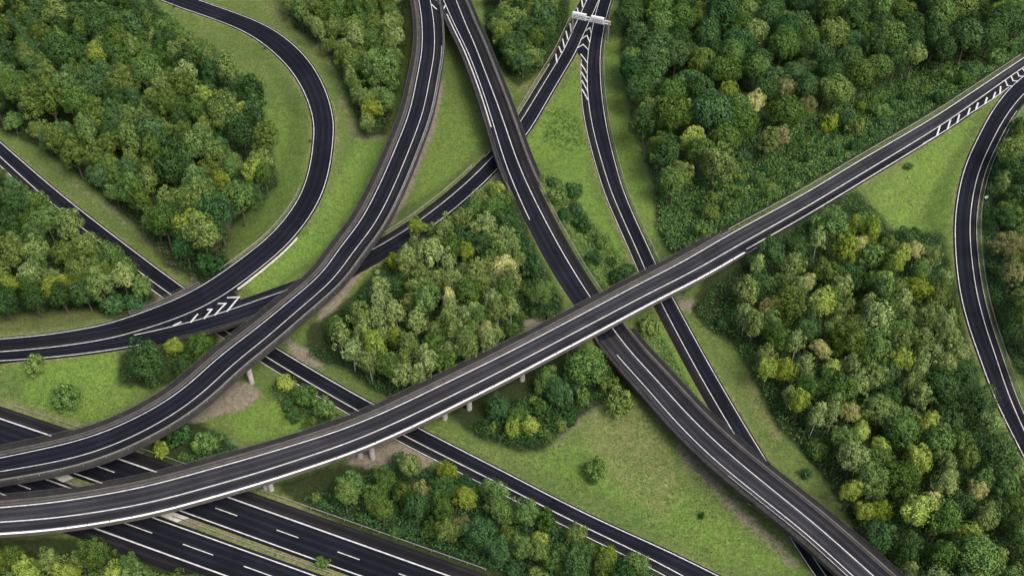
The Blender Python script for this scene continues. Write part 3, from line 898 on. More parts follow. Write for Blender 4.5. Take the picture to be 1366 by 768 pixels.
def build_bridge(k, i0, i1, j):
    p = P[k]
    name, label, am = BRINFO[(k, j)]
    c = 0.5 * (p.pts(('A', p.ea)) + p.pts(('B', p.eb)))[(i0 + i1) // 2]
    root = thing(name, label, 'bridge', (c[0], c[1], 0.0))
    merged = k in ('loop', 'slip')
    capA = {'west': 2.5, 'south': 1.3, 'cross': 2.5, 'loop': 0.0, 'slip': 0.0}[k]
    capB = {'west': 0.8, 'south': 2.0, 'cross': 0.5, 'loop': 1.5, 'slip': 0.7}[k]
    strip_w = {('A', 'west'): 1.3, ('A', 'cross'): 1.2, ('B', 'south'): 1.0}
    mesh_of(lambda mb: p.strip(mb, ('A', p.ea), ('B', p.eb), LIFT[k], i0, i1), 'road_surface', M[am], root)
    # slab: wing plates and a deeper box
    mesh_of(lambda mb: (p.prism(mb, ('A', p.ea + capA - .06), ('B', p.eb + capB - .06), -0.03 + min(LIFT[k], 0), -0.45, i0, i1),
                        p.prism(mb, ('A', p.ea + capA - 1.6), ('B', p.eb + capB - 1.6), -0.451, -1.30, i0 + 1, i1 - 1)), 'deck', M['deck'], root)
    if capA: mesh_of(lambda mb: p.prism(mb, ('A', p.ea + capA), ('A', p.ea), .14, -.75 if k != 'south' else -1.1, i0, i1), 'parapet', M['cap' if k != 'south' else 'deck'], root)  # south viaduct side takes darker concrete, its shade put into the colour
    if capB:
        mt = 'white_coat' if k == 'cross' else 'cap'
        mesh_of(lambda mb: p.prism(mb, ('B', p.eb), ('B', p.eb + capB), .16 if k != 'cross' else .30, -.9 if k != 'west' else -1.35, i0, i1), 'parapet', M['cap'] if k == 'cross' else M['deck' if k in ('west', 'slip') else mt], root)  # west and slip sides use darker concrete to stand in for shade
        if k == 'cross':
            mesh_of(lambda mb: p.prism(mb, ('B', p.eb - .02), ('B', p.eb + capB - .02), .36, .302, i0, i1), 'edge_coating', M['white_coat'], root)
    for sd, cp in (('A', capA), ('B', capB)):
        if (sd, k) in strip_w:
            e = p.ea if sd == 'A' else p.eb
            mesh_of(lambda mb: p.prism(mb, (sd, e + cp - strip_w[(sd, k)]), (sd, e + cp + .004), .30, .142 if sd == 'A' else .162, i0, i1), 'outer_dark_strip', M['dark_strip'], root)
    # railings
    def rail(o, z, r):
        def fn(mb):
            q = p.pts(o, z)[i0:i1 + 1:2]
            mb.tube(q, r, 5)
        return fn
    def posts(o):
        def fn(mb):
            for i in range(i0 + 1, i1, 3):
                q = p.at(i, o)
                mb.box(q + np.array([0, 0, .6]), (.09, .09, 1.0), math.atan2(p.t[i, 1], p.t[i, 0]))
        return fn
    for side, cap in (('A', capA), ('B', capB)):
        if not cap: continue
        e = p.ea if side == 'A' else p.eb
        o = (side, e + cap - .18)
        def fn(mb, o=o, side=side):
            rail(o, 1.10 if not (k == 'cross' and side == 'B') else 1.0, .05)(mb); rail(o, .75, .03)(mb); posts(o)(mb)
        mesh_of(fn, 'railing', M['steel'] if (k == 'west' and side == 'B') else M['dark_steel'], root)
        if cap > .7:
            g = (side, e + .25)
            mesh_of(lambda mb: p.prism(mb, (side, e + .18), (side, e + .34), .80, .48, i0, i1), 'crash_barrier', M['cap_grey'] if (k, side) in (('west', 'B'), ('south', 'B')) else M['dark_steel'], root)
    if k in ('west', 'south', 'cross'):
        mesh_of(lambda mb: p.strip(mb, ('B', .4), ('B', p.eb - .02), LIFT[k] + .007, i0, i1), 'shoulder', M['asphalt_shoulder' if am == 'asphalt' else 'deck_shoulder'], root)
    paint_lines(k, i0, i1, root)
    return root


for k in P:
    p = P[k]
    for kind, i0, i1, j in segs(k):
        if kind == 'bridge':
            ROADOBJ[(k, 'b', j)] = build_bridge(k, i0, i1, j)
        else:
            am, label = ROADINFO[k]
            mb = MB(); p.strip(mb, ('A', p.ea), ('B', p.eb), LIFT[k], i0, i1)
            # skirts so that the pavement has an edge
            for o in (('A', p.ea), ('B', p.eb)):
                q = p.pts(o, LIFT[k])[i0:i1 + 1]; n = len(q)
                mb.add(np.concatenate([q, q - np.array([0, 0, .35])]), [(i, i + 1, n + i + 1, n + i) for i in range(n - 1)])
            ro = mb.build('road', M[am])
            SH = {'slip': ('A', .35), 'ramp': ('A', .35), 'south': ('B', .4), 'east': ('B', .4), 'feeder': ('B', .3), 'mwn': ('A', .5), 'mws': ('B', .5), 'cross': ('B', .4)}
            if k in SH:
                sd, o0 = SH[k]
                mesh_of(lambda mb: p.strip(mb, (sd, o0), (sd, (p.ea if sd == 'A' else p.eb) - .02), LIFT[k] + .007, i0, i1), 'shoulder', M['asphalt_shoulder'], ro)
            tag(ro, label, 'road', kind='structure')
            ROADOBJ.setdefault((k, 'r'), ro)
            ROADOBJ[(k, 'r', i0)] = ro
            paint_lines(k, i0, i1, ro)


def road_at(k, i):
    for kind, i0, i1, j in segs(k):
        if i0 <= i <= i1:
            return ROADOBJ[(k, 'b', j)] if kind == 'bridge' else ROADOBJ[(k, 'r', i0)]


# motorway lane dashes
def dashes(k, ends):
    p = P[k]
    mb = MB()
    for a, b in ends:
        qa, qb = unproj([a, b], .1)
        d = p.a[:, :2]
        def st(q):
            i = int(np.argmin(np.linalg.norm(p.pts(('M', .5))[:, :2] - q[:2], axis=1))); return p.s[i] + (q[:2] - p.pts(('M', .5))[i, :2]) @ p.t[i]
        s0, s1 = sorted((st(qa), st(qb)))
        ss = np.linspace(s0, s1, 5)
        c = np.stack([np.interp(ss, p.s, p.pts(('M', .5))[:, j]) for j in range(3)], 1); nn = np.stack([np.interp(ss, p.s, p.n[:, j]) for j in range(2)], 1)
        c[:, 2] += MK
        l, r = c.copy(), c.copy(); l[:, :2] -= nn * .11; r[:, :2] += nn * .11
        f = [(i, i + 1, 6 + i, 5 + i) for i in range(4)]
        if np.cross(l[1] - l[0], r[0] - l[0])[2] < 0: f = [x[::-1] for x in f]
        mb.add(np.concatenate([l, r]), f)
    mb.build('dashed_line', M['paint'], ROADOBJ[(k, 'r')])


def chain(first, last, period, ln, n0, n1):
    """dash ends along a photo line; period and length in px"""
    a, b = np.array(first, float), np.array(last, float)
    u = (b - a) / np.linalg.norm(b - a)
    return [(a + u * period * i, a + u * (period * i + ln)) for i in range(n0, n1)]


dashes('mwn', chain((286.7, 678), (368, 708), 86.5, 31, -6, 5))
dashes('mws', chain((243.7, 725.7), (325, 754), 86.5, 43, -5, 3))


# chevrons and hatching, given by photo points lying on a road
def hatch(k, bars, wd, name=None):
    p = P[k]
    for m, poly in enumerate(bars):
        i = p.idx(poly[0])
        q = unproj(poly, p.a[i, 2] + MK + .004)
        n = len(q)
        L, Rr = [], []
        for t in range(n):       # mitred ribbon along the points
            d0 = q[t] - q[t - 1] if t else q[1] - q[0]
            d1 = q[t + 1] - q[t] if t < n - 1 else d0
            d0 = d0 / np.linalg.norm(d0); d1 = d1 / np.linalg.norm(d1)
            n0, n1 = np.array([-d0[1], d0[0], 0]), np.array([-d1[1], d1[0], 0])
            b = n0 + n1; b /= np.linalg.norm(b)
            h = b * wd / 2 / max(.45, float(b @ n0))
            L.append(q[t] + h); Rr.append(q[t] - h)
        mb = MB()
        mb.add(L + Rr, [(t, n + t, n + t + 1, t + 1) for t in range(n - 1)])
        mb.build(name or ('chevron' if n > 2 else 'hatch_bar'), M['paint'], road_at(k, i))


hatch('loop', [[(230.7, 434.5), (242, 429)], [(254, 430), (264, 418.5)], [(272, 425), (282.5, 412.5), (276, 412.8)], [(286, 420.5), (301, 404.5), (290.5, 404.8)], [(302.5, 415.5), (319, 396), (303, 397)]], .46)
hatch('slip', [[(743, 84), (741.5, 72)], [(749, 71), (745.5, 62)], [(753, 64), (750.5, 52)], [(757.5, 53), (755, 41.5)], [(762, 43.5), (760.5, 31.5)], [(772, 21), (770, 10.5)], [(777.5, 10), (776, 0)], [(782, 1), (781, -9)]], .42)
hatch('ramp', [[(784.5, 134), (776.5, 119)], [(784, 122), (776, 107)], [(783.5, 110), (775.5, 96)], [(783.3, 98), (775, 85)], [(783.7, 84), (774.5, 72)],
               [(785, 67), (778, 59.5), (770.5, 64)], [(787, 57), (783, 47.5), (774.5, 53)], [(788.5, 44), (787, 37), (780.5, 42)]], .38)
hatch('cross', [[(1250, 181), (1254, 168)], [(1264, 172.5), (1268, 160)], [(1277, 164), (1280, 152.5)], [(1291, 153.5), (1294, 144)], [(1302, 146), (1305, 137)], [(1314, 138.5), (1317, 130)], [(1325, 131.5), (1328, 123)], [(1334, 125.5), (1335, 115)],
                [(1341, 107.5), (1344, 114.5), (1350, 115)], [(1349, 102), (1351.5, 108), (1358.5, 108.5)], [(1357, 96.5), (1359.5, 101.8), (1366, 102)], [(1364, 91.5), (1367, 95.5), (1373, 96)]], .46)
# lower border line of the gore on the flyover approach, and gore pavement between the two roads
p = P['cross']
def gore(pts_px, z, name, mat, parent, dz):
    q = unproj(pts_px, z); q[:, 2] += dz
    mb = MB()
    n = len(q)
    c = q.mean(0)
    f = [(n, i, (i + 1) % n) for i in range(n)]
    v = np.concatenate([q, [c]])
    if np.cross(v[1] - v[0], v[2] - v[0])[2] < 0 and np.cross(v[f[0][1]] - v[f[0][0]], v[f[0][2]] - v[f[0][0]])[2] < 0: f = [x[::-1] for x in f]
    mb.add(v, f, v[:, :2])
    return mb.build(name, mat, parent)


def zof(k, px):
    return np.array([P[k].a[P[k].idx(q), 2] for q in px])


g1 = [(1231, 183), (1244.5, 173), (1297, 138), (1330, 111), (1380, 78), (1392, 92), (1366, 101.5), (1346, 118), (1335, 126), (1300, 148), (1250, 182)]
gore(g1, 5.5, 'gore_pavement', M['asphalt'], road_at('cross', P['cross'].idx((1250, 155))), .004)
g2 = [(306, 386), (281, 402), (237, 422), (189, 437), (150, 449), (149, 454), (190, 447), (237, 435), (288, 422), (318, 411), (322, 400), (314, 391), (308, 387)]
gore(g2, 6.0, 'gore_pavement', M['asphalt'], ROADOBJ[('loop', 'b', 0)], .018)
mb = MB()
q = unproj([(268, 412), (268, 424), (318, 411), (322, 400), (314, 391), (308, 387)], 6.0); n = len(q); c = q.mean(0)
q = c + (q - c) * 1.0
mb.add(np.concatenate([q - [0, 0, .03], q - [0, 0, 5.5]]), [(i, (i + 1) % n, n + (i + 1) % n, n + i) for i in range(n)] + [tuple(range(n))])
mb.build('retaining_wall', M['cap'], ROADOBJ[('loop', 'b', 0)])
pl = P['loop']
mesh_of(lambda mb: pl.prism(mb, ('A', .95), ('A', 1.35), .10, -.3, pl.idx((395, 315)), pl.idx((316, 382))), 'kerb', M['slab'], ROADOBJ[('loop', 'r')])
g3 = [(796, -6), (791, 17), (785.6, 31), (776.5, 51), (769, 64), (771, 72), (776, 76), (785, 75), (786, 60), (789, 45.6), (794, 20), (801, -6)]
gore(g3, .3, 'gore_pavement', M['asphalt'], ROADOBJ[('slip', 'r')], .016)
hatch('cross', [[(1231, 192), (1250, 181), (1264, 172.5), (1291, 153.5), (1325, 131.5), (1346, 116.5)]], .26, 'edge_line')
# verge joint between the two viaducts at the top
g4 = [(576, -12), (582, 12), (586, 24), (592, 22), (588, 4), (584, -12)]
gore(g4, 7.5, 'gore_pavement', M['asphalt_shoulder'], ROADOBJ[('west', 'b', 0)], .02)
hatch('west', [[(575.5, 6), (585, 15)], [(577, -4), (585, 4), (588.5, -3)]], .4)
hatch('south', [[(594, 7), (591.5, 13)]], .4)

# closed top line of the flyover's white edge beyond the abutment: verge line on the embankment
i_ab = BR['cross'][0][1]
ro = road_at('cross', i_ab + 4)
mesh_of(lambda mb: p.line(mb, ('B', 2.45), .30, MK, i_ab + 1, p.idx((1231, 166))), 'edge_line', M['paint'], ro)
# left outer white line along the northern end of the south viaduct
pS = P['south']
mesh_of(lambda mb: pS.line(mb, ('A', .95), .34, MK + .005, pS.idx((600, 19)), pS.idx((659, 170))), 'edge_line', M['paint'], ROADOBJ[('south', 'b', 0)])
mesh_of(lambda mb: pS.line(mb, ('A', .95), .16, MK + .005, pS.idx((975, 629)), pS.N() - 60), 'edge_line', M['paint'], ROADOBJ[('south', 'b', 1)])
mesh_of(lambda mb: P['west'].line(mb, ('B', 2.45), .22, MK + .005, P['west'].idx((562, 60)), P['west'].N() - 60), 'edge_line', M['paint'], ROADOBJ[('west', 'b', 0)])

# abutments: wall and wing walls where a bridge meets its bank
def abutment(k, j, i, back):
    p = P[k]
    root = ROADOBJ[(k, 'b', j)]
    def fn(mb):
        a, b = (i, i + back) if back > 0 else (i + back, i)
        p.prism(mb, ('A', p.ea + .3 if k not in ('loop', 'slip') else 0), ('B', p.eb + .3 if k not in ('loop', 'slip') else 0), -.5, -4.5, a, b)
        if k in ('loop', 'slip'): return
        for o in ((('A', p.ea + .9), ('A', p.ea + .3)), (('B', p.eb + .3), ('B', p.eb + .9))):
            p.prism(mb, o[0], o[1], .05, -4.5, a, b)
    mesh_of(fn, 'abutment', M['cap'], root)


abutment('cross', 0, BR['cross'][0][1], 3)
abutment('south', 0, BR['south'][0][1], 3)
abutment('south', 1, BR['south'][1][0], -3)
for k, j in (('loop', 0), ('slip', 0)):
    abutment(k, j, BR[k][0][0], -2); abutment(k, j, BR[k][0][1], 2)

# pillars: foot positions read from the photo, plus the hidden ones under the decks
def clear_of_roads(x, y, r, skip=()):
    q = np.array([[x, y]])
    for k in P:
        if k in skip: continue
        c, hw, br = SAMP[k]
        m = ~br
        if not m.any(): continue
        d, j = near(q, c[m])
        if d[0] - hw[m][j[0]] < r: return False
    return True


def pillar(k, j, x, y, rad=.75):
    p = P[k]
    c, hw, br = SAMP[k]
    d, i = near(np.array([[x, y]]), c)
    top = c[i[0], 2] - 1.1
    zb = float(ground_z(x, y)[0]) - .4
    mb = MB(); mb.tube([(x, y, zb), (x, y, top)], rad, 18)
    mb.build('pillar', M['pillar'], ROADOBJ[(k, 'b', j)])


SEEN = {('west', 0): [(336, 510), (212, 582)], ('cross', 0): [(497, 611), (626, 545), (362, 653)]}
for (k, j), lst in SEEN.items():
    for q in on_ground(lst): pillar(k, j, q[0], q[1], .7)
for (k, j) in (('west', 0), ('south', 0), ('south', 1), ('cross', 0)):
    p = P[k]; i0, i1 = BR[k][j]
    c = SAMP[k][0]
    for i in range(i0 + 8, i1 - 6, 15):
        f = .35 if k != 'cross' else .5
        x, y = (p.pts(('A', p.ea))[i] * (1 - f) + p.pts(('B', p.eb))[i] * f)[:2]
        if clear_of_roads(x, y, 1.6, (k,)): pillar(k, j, x, y, .75)

# motorway median: kerb strip of concrete under the bridges
mb = MB()
q = unproj([(206, 684), (232, 680), (252, 690), (236, 696)], 0.0); q[:, 2] = -.02
v = np.concatenate([q, q - [0, 0, .3]]); mb.add(v, [(3, 2, 1, 0), (0, 1, 5, 4), (1, 2, 6, 5), (2, 3, 7, 6), (3, 0, 4, 7)])
o = mb.build('paved_median', M['slab']); tag(o, 'pale paved median patch beside the long flyover', 'pavement', kind='structure')
mb = MB()
q = unproj([(66, 633), (84, 628), (98, 637), (84, 643)], 0.0); q[:, 2] = -.02
v = np.concatenate([q, q - [0, 0, .3]]); mb.add(v, [(3, 2, 1, 0), (0, 1, 5, 4), (1, 2, 6, 5), (2, 3, 7, 6), (3, 0, 4, 7)])
o = mb.build('paved_median', M['slab']); tag(o, 'pale paved median patch just below the curved viaduct', 'pavement', kind='structure')


# guard rails: rail with posts
def guardrail(k, o, a, b, label, z=0.75, every=4.0):
    p = P[k]
    i0, i1 = sorted((p.idx(a), p.idx(b)))
    i0, i1 = max(i0, p.lead - 8), min(i1, p.lead + p.n0 + 8)
    c = p.pts(o)[(i0 + i1) // 2]
    root = thing('guardrail', label, 'guardrail', (c[0], c[1], c[2]), 'steel guardrails beside the roads')
    gz = lambda i: p.pts(o)[i]
    mesh_of(lambda mb: p.prism(mb, (o[0], o[1] - .05), (o[0], o[1] + .05), z, z - .31, i0, i1), 'rail', M['steel'], root)
    first = None
    n = int((p.s[i1] - p.s[i0]) / every)
    n = min(n, 95)
    for t in np.linspace(p.s[i0] + .3, p.s[i1] - .3, n):
        x = np.array([np.interp(t, p.s, p.pts(o)[:, j]) for j in range(3)])
        if first is None:
            mb = MB(); mb.box((0, 0, .3), (.14, .16, .9)); ob = mb.build('post', M['steel'], root); first = ob
        else:
            ob = first.copy(); COL.objects.link(ob); ob.parent = root
        ob.location = x + np.array([0, 0, 0]) - np.array(root.location)
    return root


guardrail('cross', ('A', 1.35), (978, 310), (1366, 77), 'long pale steel guardrail on the brushy upper side of the flyover approach')
guardrail('mwn', ('A', 4.2), (335, 673), (640, 790), 'post and rail barrier between motorway and roadside copse')
guardrail('mwn', ('A', 4.2), (0, 558), (95, 590), 'post and rail barrier above the motorway at the left edge')
guardrail('mwn', ('A', 4.2), (165, 614), (262, 648), 'short barrier between curved viaduct and long flyover')
guardrail('mws', ('A', 1.7), (225, 697), (440, 776), 'steel median barrier on the motorway below the long flyover')
guardrail('east', ('B', 2.8), (1340, 125), (1361, 599), 'curved steel guardrail on the outside of the right hand bend')
guardrail('ramp', ('B', 1.2), (802, 20), (875, 390), 'guardrail on the wood side of the gantry ramp')
guardrail('slip', ('A', 2.9), (770, 28), (700, 155), 'guardrail beside the hatched shoulder left of the gantry')
guardrail('slip', ('A', 2.9), (640, 226), (520, 322), 'guardrail along the slip road between the two viaducts')
guardrail('loop', ('B', 1.0), (430, 257), (320, 378), 'guardrail on the inner side of the loop ramp')
guardrail('south', ('B', 3.6), (690, 250), (800, 445), 'guardrail along the shrubby strip above the long flyover')

# ------------------------------------------------------------------ sign gantry
def gantry():
    l = unproj([(763.5, 44)], .2)[0]; r = unproj([(811, 54)], .2)[0]
    zt = 6.6
    root = thing('sign_gantry', 'white sign gantry spanning two roads at the top', 'sign gantry', ((l[0] + r[0]) / 2, (l[1] + r[1]) / 2, 0))
    d = (r - l)[:2]; L = np.linalg.norm(d); u = d / L; ang = math.atan2(u[1], u[0]); nrm = np.array([u[1], -u[0]])
    if nrm[1] > 0: nrm = -nrm
    for q in (l, r):
        mb = MB(); mb.box((q[0], q[1], (zt + .2) / 2 - .2), (.42, .42, zt + .6), ang); mb.build('post', M['steel'], root)
    mb = MB()
    for dz in (0, 1.0):
        mb.box(((l[0] + r[0]) / 2, (l[1] + r[1]) / 2, zt + dz), (L + 1.0, .34, .30), ang)
    for t in np.linspace(.04, .96, 10):
        c = l[:2] + d * t
        mb.box((c[0], c[1], zt + .5), (.14, .2, .72), ang)
    mb.build('beam', M['sign_back'], root)
    for t0, t1 in ((-.01, .37), (.50, .86)):
        c = l[:2] + d * (t0 + t1) / 2 + nrm * .40
        pn = MB(); pn.box((c[0], c[1], zt + .75), (L * (t1 - t0), .12, 2.3), ang)
        po = pn.build('sign_panel', M['sign_back'], root)
        rb = MB()
        for dz in (-.55, 0.05, .65):
            cc = c + nrm * .085
            rb.box((cc[0], cc[1], zt + .35 + dz), (L * (t1 - t0) * .86, .05, .20), ang)
        rbo = rb.build('stiffener', M['cap_grey'], po)
        rbo.location = (0, 0, 0)
        # little catwalk hood on top
        hb = MB(); cc = l[:2] + d * (t0 + t1) / 2 + nrm * .05
        hb.box((cc[0], cc[1], zt + 1.96), (L * (t1 - t0), .7, .10), ang); hb.build('lamp_hood', M['sign_back'], root)


gantry()


# ------------------------------------------------------------------ small roadside furniture
def small_sign(px, label, white=True, h=2.2):
    q = on_ground([px])[0]
    root = thing('road_sign', label, 'road sign', tuple(q))
    mb = MB(); mb.tube([q - [0, 0, .3], q + [0, 0, h]], .05, 8); mb.build('post', M['steel'], root)
    mb = MB(); c = q + [0, -.08, h - .1]
    a = [c + np.array([.55 * math.cos(t), 0, .55 * math.sin(t)]) for t in np.linspace(0, 2 * math.pi, 16, endpoint=False)]
    b = [x + np.array([0, -.04, 0]) for x in a]
    n = 16
    mb.add(a + b, [tuple(range(n)), tuple(range(n, 2 * n))[::-1]] + [(i, (i + 1) % n, n + (i + 1) % n, n + i) for i in range(n)])
    mb.build('disc', M['sign_back'] if white else M['dark_steel'], root)


small_sign((1313, 270), 'small white round sign right of the right hand bend')
small_sign((233, 13), 'small dark round sign at the top start of the loop ramp', False, 1.6)
small_sign((415, 193), 'small dark round sign on the inner grass of the loop ramp', False, 1.6)
small_sign((354, 69), 'small dark round sign where the loop ramp begins to bend', False, 1.4)


# ------------------------------------------------------------------ trees
def quads_from(pos, nrm, size, r, asp=1.0):
    """square leaves at pos facing nrm"""
    n = len(pos)
    a = r.normal(size=(n, 3))
    u = np.cross(nrm, a); u /= np.linalg.norm(u, axis=1)[:, None] + 1e-9
    w = np.cross(nrm, u)
    s = size[:, None]
    bend = nrm * s * 0.25
    return np.stack([pos - u * s - bend * .5, pos - w * s * asp * .7 + bend, pos + u * s - bend * .5, pos + w * s * asp * .7 + bend], 1)


def crown(seed, rad, semi, zc, lobes, leaves, lsize, flat=0.0, irr=1.0, taper=0.0):
    r = np.random.default_rng(seed)
    P_, N_, S_, T_ = [], [], [], []
    g = math.pi * (3 - math.sqrt(5))
    ph = r.uniform(0, 6.28, 3)
    for k in range(lobes):
        zz = 1 - 1.62 * (k + .5) / lobes
        rr = math.sqrt(max(0, 1 - zz * zz)); th = k * g + r.uniform(-.5, .5)
        d = np.array([rr * math.cos(th), rr * math.sin(th), zz + r.uniform(-.1, .1)])
        sc = (r.uniform(.46, .94) * irr + .72 * (1 - irr)) * (1 + irr * (.16 * math.sin(2 * th + ph[0]) + .12 * math.sin(3 * th + ph[1]) * (1 - abs(zz)) + .08 * math.sin(5 * zz + ph[2])))
        tp = 1 - taper * max(0, d[2])
        c = d * np.array([rad * tp, rad * tp, semi]) * sc
        lr = rad * r.uniform(.14, .36)
        n = int(leaves / lobes * r.uniform(.7, 1.3) * (lr / (rad * .34)) ** 2)
        e = r.normal(size=(n, 3)); e /= np.linalg.norm(e, axis=1)[:, None]
        e = e + d * .55 + np.array([0, 0, .25]); e /= np.linalg.norm(e, axis=1)[:, None]
        p = c + e * lr * (r.uniform(.72, 1.06, n) ** 1)[:, None] * np.array([1, 1, 1.15])
        nn = e + r.normal(size=(n, 3)) * .45; nn /= np.linalg.norm(nn, axis=1)[:, None]
        P_.append(p); N_.append(nn); S_.append(lsize * r.uniform(.55, 1.2, n))
        T_.append(np.clip(r.uniform(-.15, .45) + r.uniform(0, 1, n) ** 1.6 * .8, 0, 1))
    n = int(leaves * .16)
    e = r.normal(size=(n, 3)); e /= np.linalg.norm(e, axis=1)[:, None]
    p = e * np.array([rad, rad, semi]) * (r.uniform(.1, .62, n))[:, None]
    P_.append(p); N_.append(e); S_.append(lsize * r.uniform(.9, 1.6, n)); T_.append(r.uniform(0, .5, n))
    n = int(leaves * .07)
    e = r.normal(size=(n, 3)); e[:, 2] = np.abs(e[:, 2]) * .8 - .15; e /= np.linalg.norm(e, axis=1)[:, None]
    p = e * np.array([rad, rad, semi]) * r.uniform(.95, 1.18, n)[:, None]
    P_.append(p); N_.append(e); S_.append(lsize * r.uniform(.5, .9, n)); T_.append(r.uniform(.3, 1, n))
    p = np.concatenate(P_); p[:, 2] += zc
    q = quads_from(p, np.concatenate(N_), np.concatenate(S_), r)
    return q, np.concatenate(T_)


def trunk_mb(seed, h, r0, crown_z, lean=.25, limbs=5, reach=2.0):
    r = random.Random(seed)
    mb = MB()
    lx, ly = r.uniform(-lean, lean), r.uniform(-lean, lean)
    pts = [(lx * t * t * 2 + r.uniform(-.06, .06) * t, ly * t * t * 2 + r.uniform(-.06, .06) * t, -.4 + (h + .4) * t) for t in (0, .15, .35, .55, .75, 1)]
    mb.tube(pts, [r0 * 1.5, r0 * 1.05, r0 * .85, r0 * .65, r0 * .42, r0 * .12], 7)
    for k in range(limbs):
        t = r.uniform(.4, .8)
        b = np.array([np.interp(t, (0, .15, .35, .55, .75, 1), [q[j] for q in pts]) for j in range(3)])
        an = k * 2.4 + r.uniform(-.4, .4)
        e = b + np.array([math.cos(an) * reach * r.uniform(.6, 1), math.sin(an) * reach * r.uniform(.6, 1), h * r.uniform(.1, .22)])
        m = (b + e) / 2 + np.array([0, 0, .25])
        mb.tube([b, m, e], [r0 * .38, r0 * .26, r0 * .08], 5)
    return mb


KIND = {}


def make_kind(key, variants):
    KIND[key] = []
    for args in variants:
        q, t = crown(*args['c'][:7], **args.get('k', {}))
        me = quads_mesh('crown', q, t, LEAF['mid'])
        tm = trunk_mb(args['c'][0], *args['t'])
        to = tm.build('trunk', M['birch_bark'] if args.get('white') else M['bark'])
        tme = to.data
        bpy.data.objects.remove(to)
        KIND[key].append((me, tme, args['c'][1], args['c'][3], args['c'][2]))


# crown: seed, radius, half height, centre height, lobes, leaves, leaf size | trunk: height, radius, crown height
make_kind('broadleaf_tree', [
    dict(c=(11, 4.0, 4.6, 7.6, 60, 5800, .24), t=(10.5, .26, 6, .3, 6, 2.4)),
    dict(c=(12, 4.2, 4.3, 7.2, 70, 6000, .24), t=(10, .28, 6, .3, 6, 2.4)),
    dict(c=(13, 3.7, 5.0, 8.0, 58, 5800, .24), t=(11.5, .24, 6, .3, 6, 2.2)),
    dict(c=(14, 4.1, 4.4, 7.4, 48, 5400, .25), t=(10, .26, 6, .4, 6, 2.4)),
    dict(c=(15, 3.9, 4.8, 7.8, 74, 6000, .24), t=(11, .26, 6, .3, 6, 2.3)),
])
make_kind('woodland_tree', [
    dict(c=(51, 3.5, 4.6, 7.9, 64, 5200, .24), t=(11, .24, 6, .3, 6, 2.0), k=dict(taper=.2)),
    dict(c=(52, 3.7, 4.3, 7.6, 70, 5400, .24), t=(10.5, .24, 6, .3, 6, 2.1), k=dict(taper=.1)),
    dict(c=(53, 3.4, 4.9, 8.2, 56, 5000, .25), t=(11.5, .22, 6, .3, 6, 2.0), k=dict(taper=.3)),
    dict(c=(54, 3.6, 4.4, 7.8, 80, 5400, .23), t=(11, .24, 6, .3, 6, 2.0), k=dict(taper=.15)),
])
make_kind('dome_tree', [
    dict(c=(16, 4.3, 4.2, 8.8, 72, 6800, .26), t=(11, .3, 6, .3, 6, 2.4), k=dict(irr=.3)),
    dict(c=(17, 4.2, 3.9, 8.4, 66, 6600, .26), t=(10.5, .3, 6, .3, 6, 2.4), k=dict(irr=.3)),
    dict(c=(18, 4.0, 4.4, 9.0, 78, 6800, .26), t=(11.5, .3, 6, .3, 6, 2.4), k=dict(irr=.3)),
])
make_kind('tall_tree', [
    dict(c=(21, 3.0, 4.6, 9.6, 60, 4600, .23), t=(12.5, .22, 7, .3, 6, 1.8), k=dict(taper=.3)),
    dict(c=(22, 2.8, 4.8, 9.8, 64, 4600, .23), t=(13, .2, 7, .3, 6, 1.7), k=dict(taper=.4)),
    dict(c=(23, 3.2, 4.3, 9.3, 54, 4600, .23), t=(12, .22, 7, .3, 6, 1.9), k=dict(taper=.25)),
    dict(c=(24, 3.0, 4.2, 9.4, 46, 4200, .24), t=(12, .22, 7, .5, 6, 1.9)),
])
make_kind('birch_tree', [
    dict(c=(31, 2.5, 4.3, 8.7, 56, 2700, .20), t=(11.8, .13, 8, .5, 8, 1.5), white=1, k=dict(taper=.35)),
    dict(c=(32, 2.3, 4.4, 8.6, 48, 2400, .20), t=(11.8, .12, 8, .7, 8, 1.4), white=1, k=dict(taper=.45)),
    dict(c=(33, 2.7, 4.1, 8.2, 60, 2800, .20), t=(11.2, .13, 8, .6, 8, 1.6), white=1, k=dict(taper=.3)),
    dict(c=(34, 2.4, 4.2, 8.5, 42, 2100, .21), t=(11.6, .12, 8, .9, 9, 1.5), white=1, k=dict(taper=.3)),
])
make_kind('shrub', [
    dict(c=(41, 2.3, 1.8, 1.6, 30, 2600, .20), t=(2.4, .1, 1, .2, 5, 1.2)),
    dict(c=(42, 2.5, 1.6, 1.4, 34, 2700, .20), t=(2.2, .1, 1, .2, 5, 1.3)),
    dict(c=(43, 2.1, 2.0, 1.8, 26, 2500, .20), t=(2.8, .1, 1, .2, 5, 1.1)),
])
KNAME = {'broadleaf_tree': 'bushy tree', 'dome_tree': 'dense round tree', 'woodland_tree': 'full-crowned tree', 'tall_tree': 'upright tree', 'birch_tree': 'slender birch', 'shrub': 'round shrub'}
KCAT = {'woodland_tree': 'tree', 'dome_tree': 'tree', 'broadleaf_tree': 'tree', 'tall_tree': 'tree', 'birch_tree': 'birch', 'shrub': 'shrub'}
FIRST = {}
TREES = []     # dict(kind, var, x, y, s, look, wood)


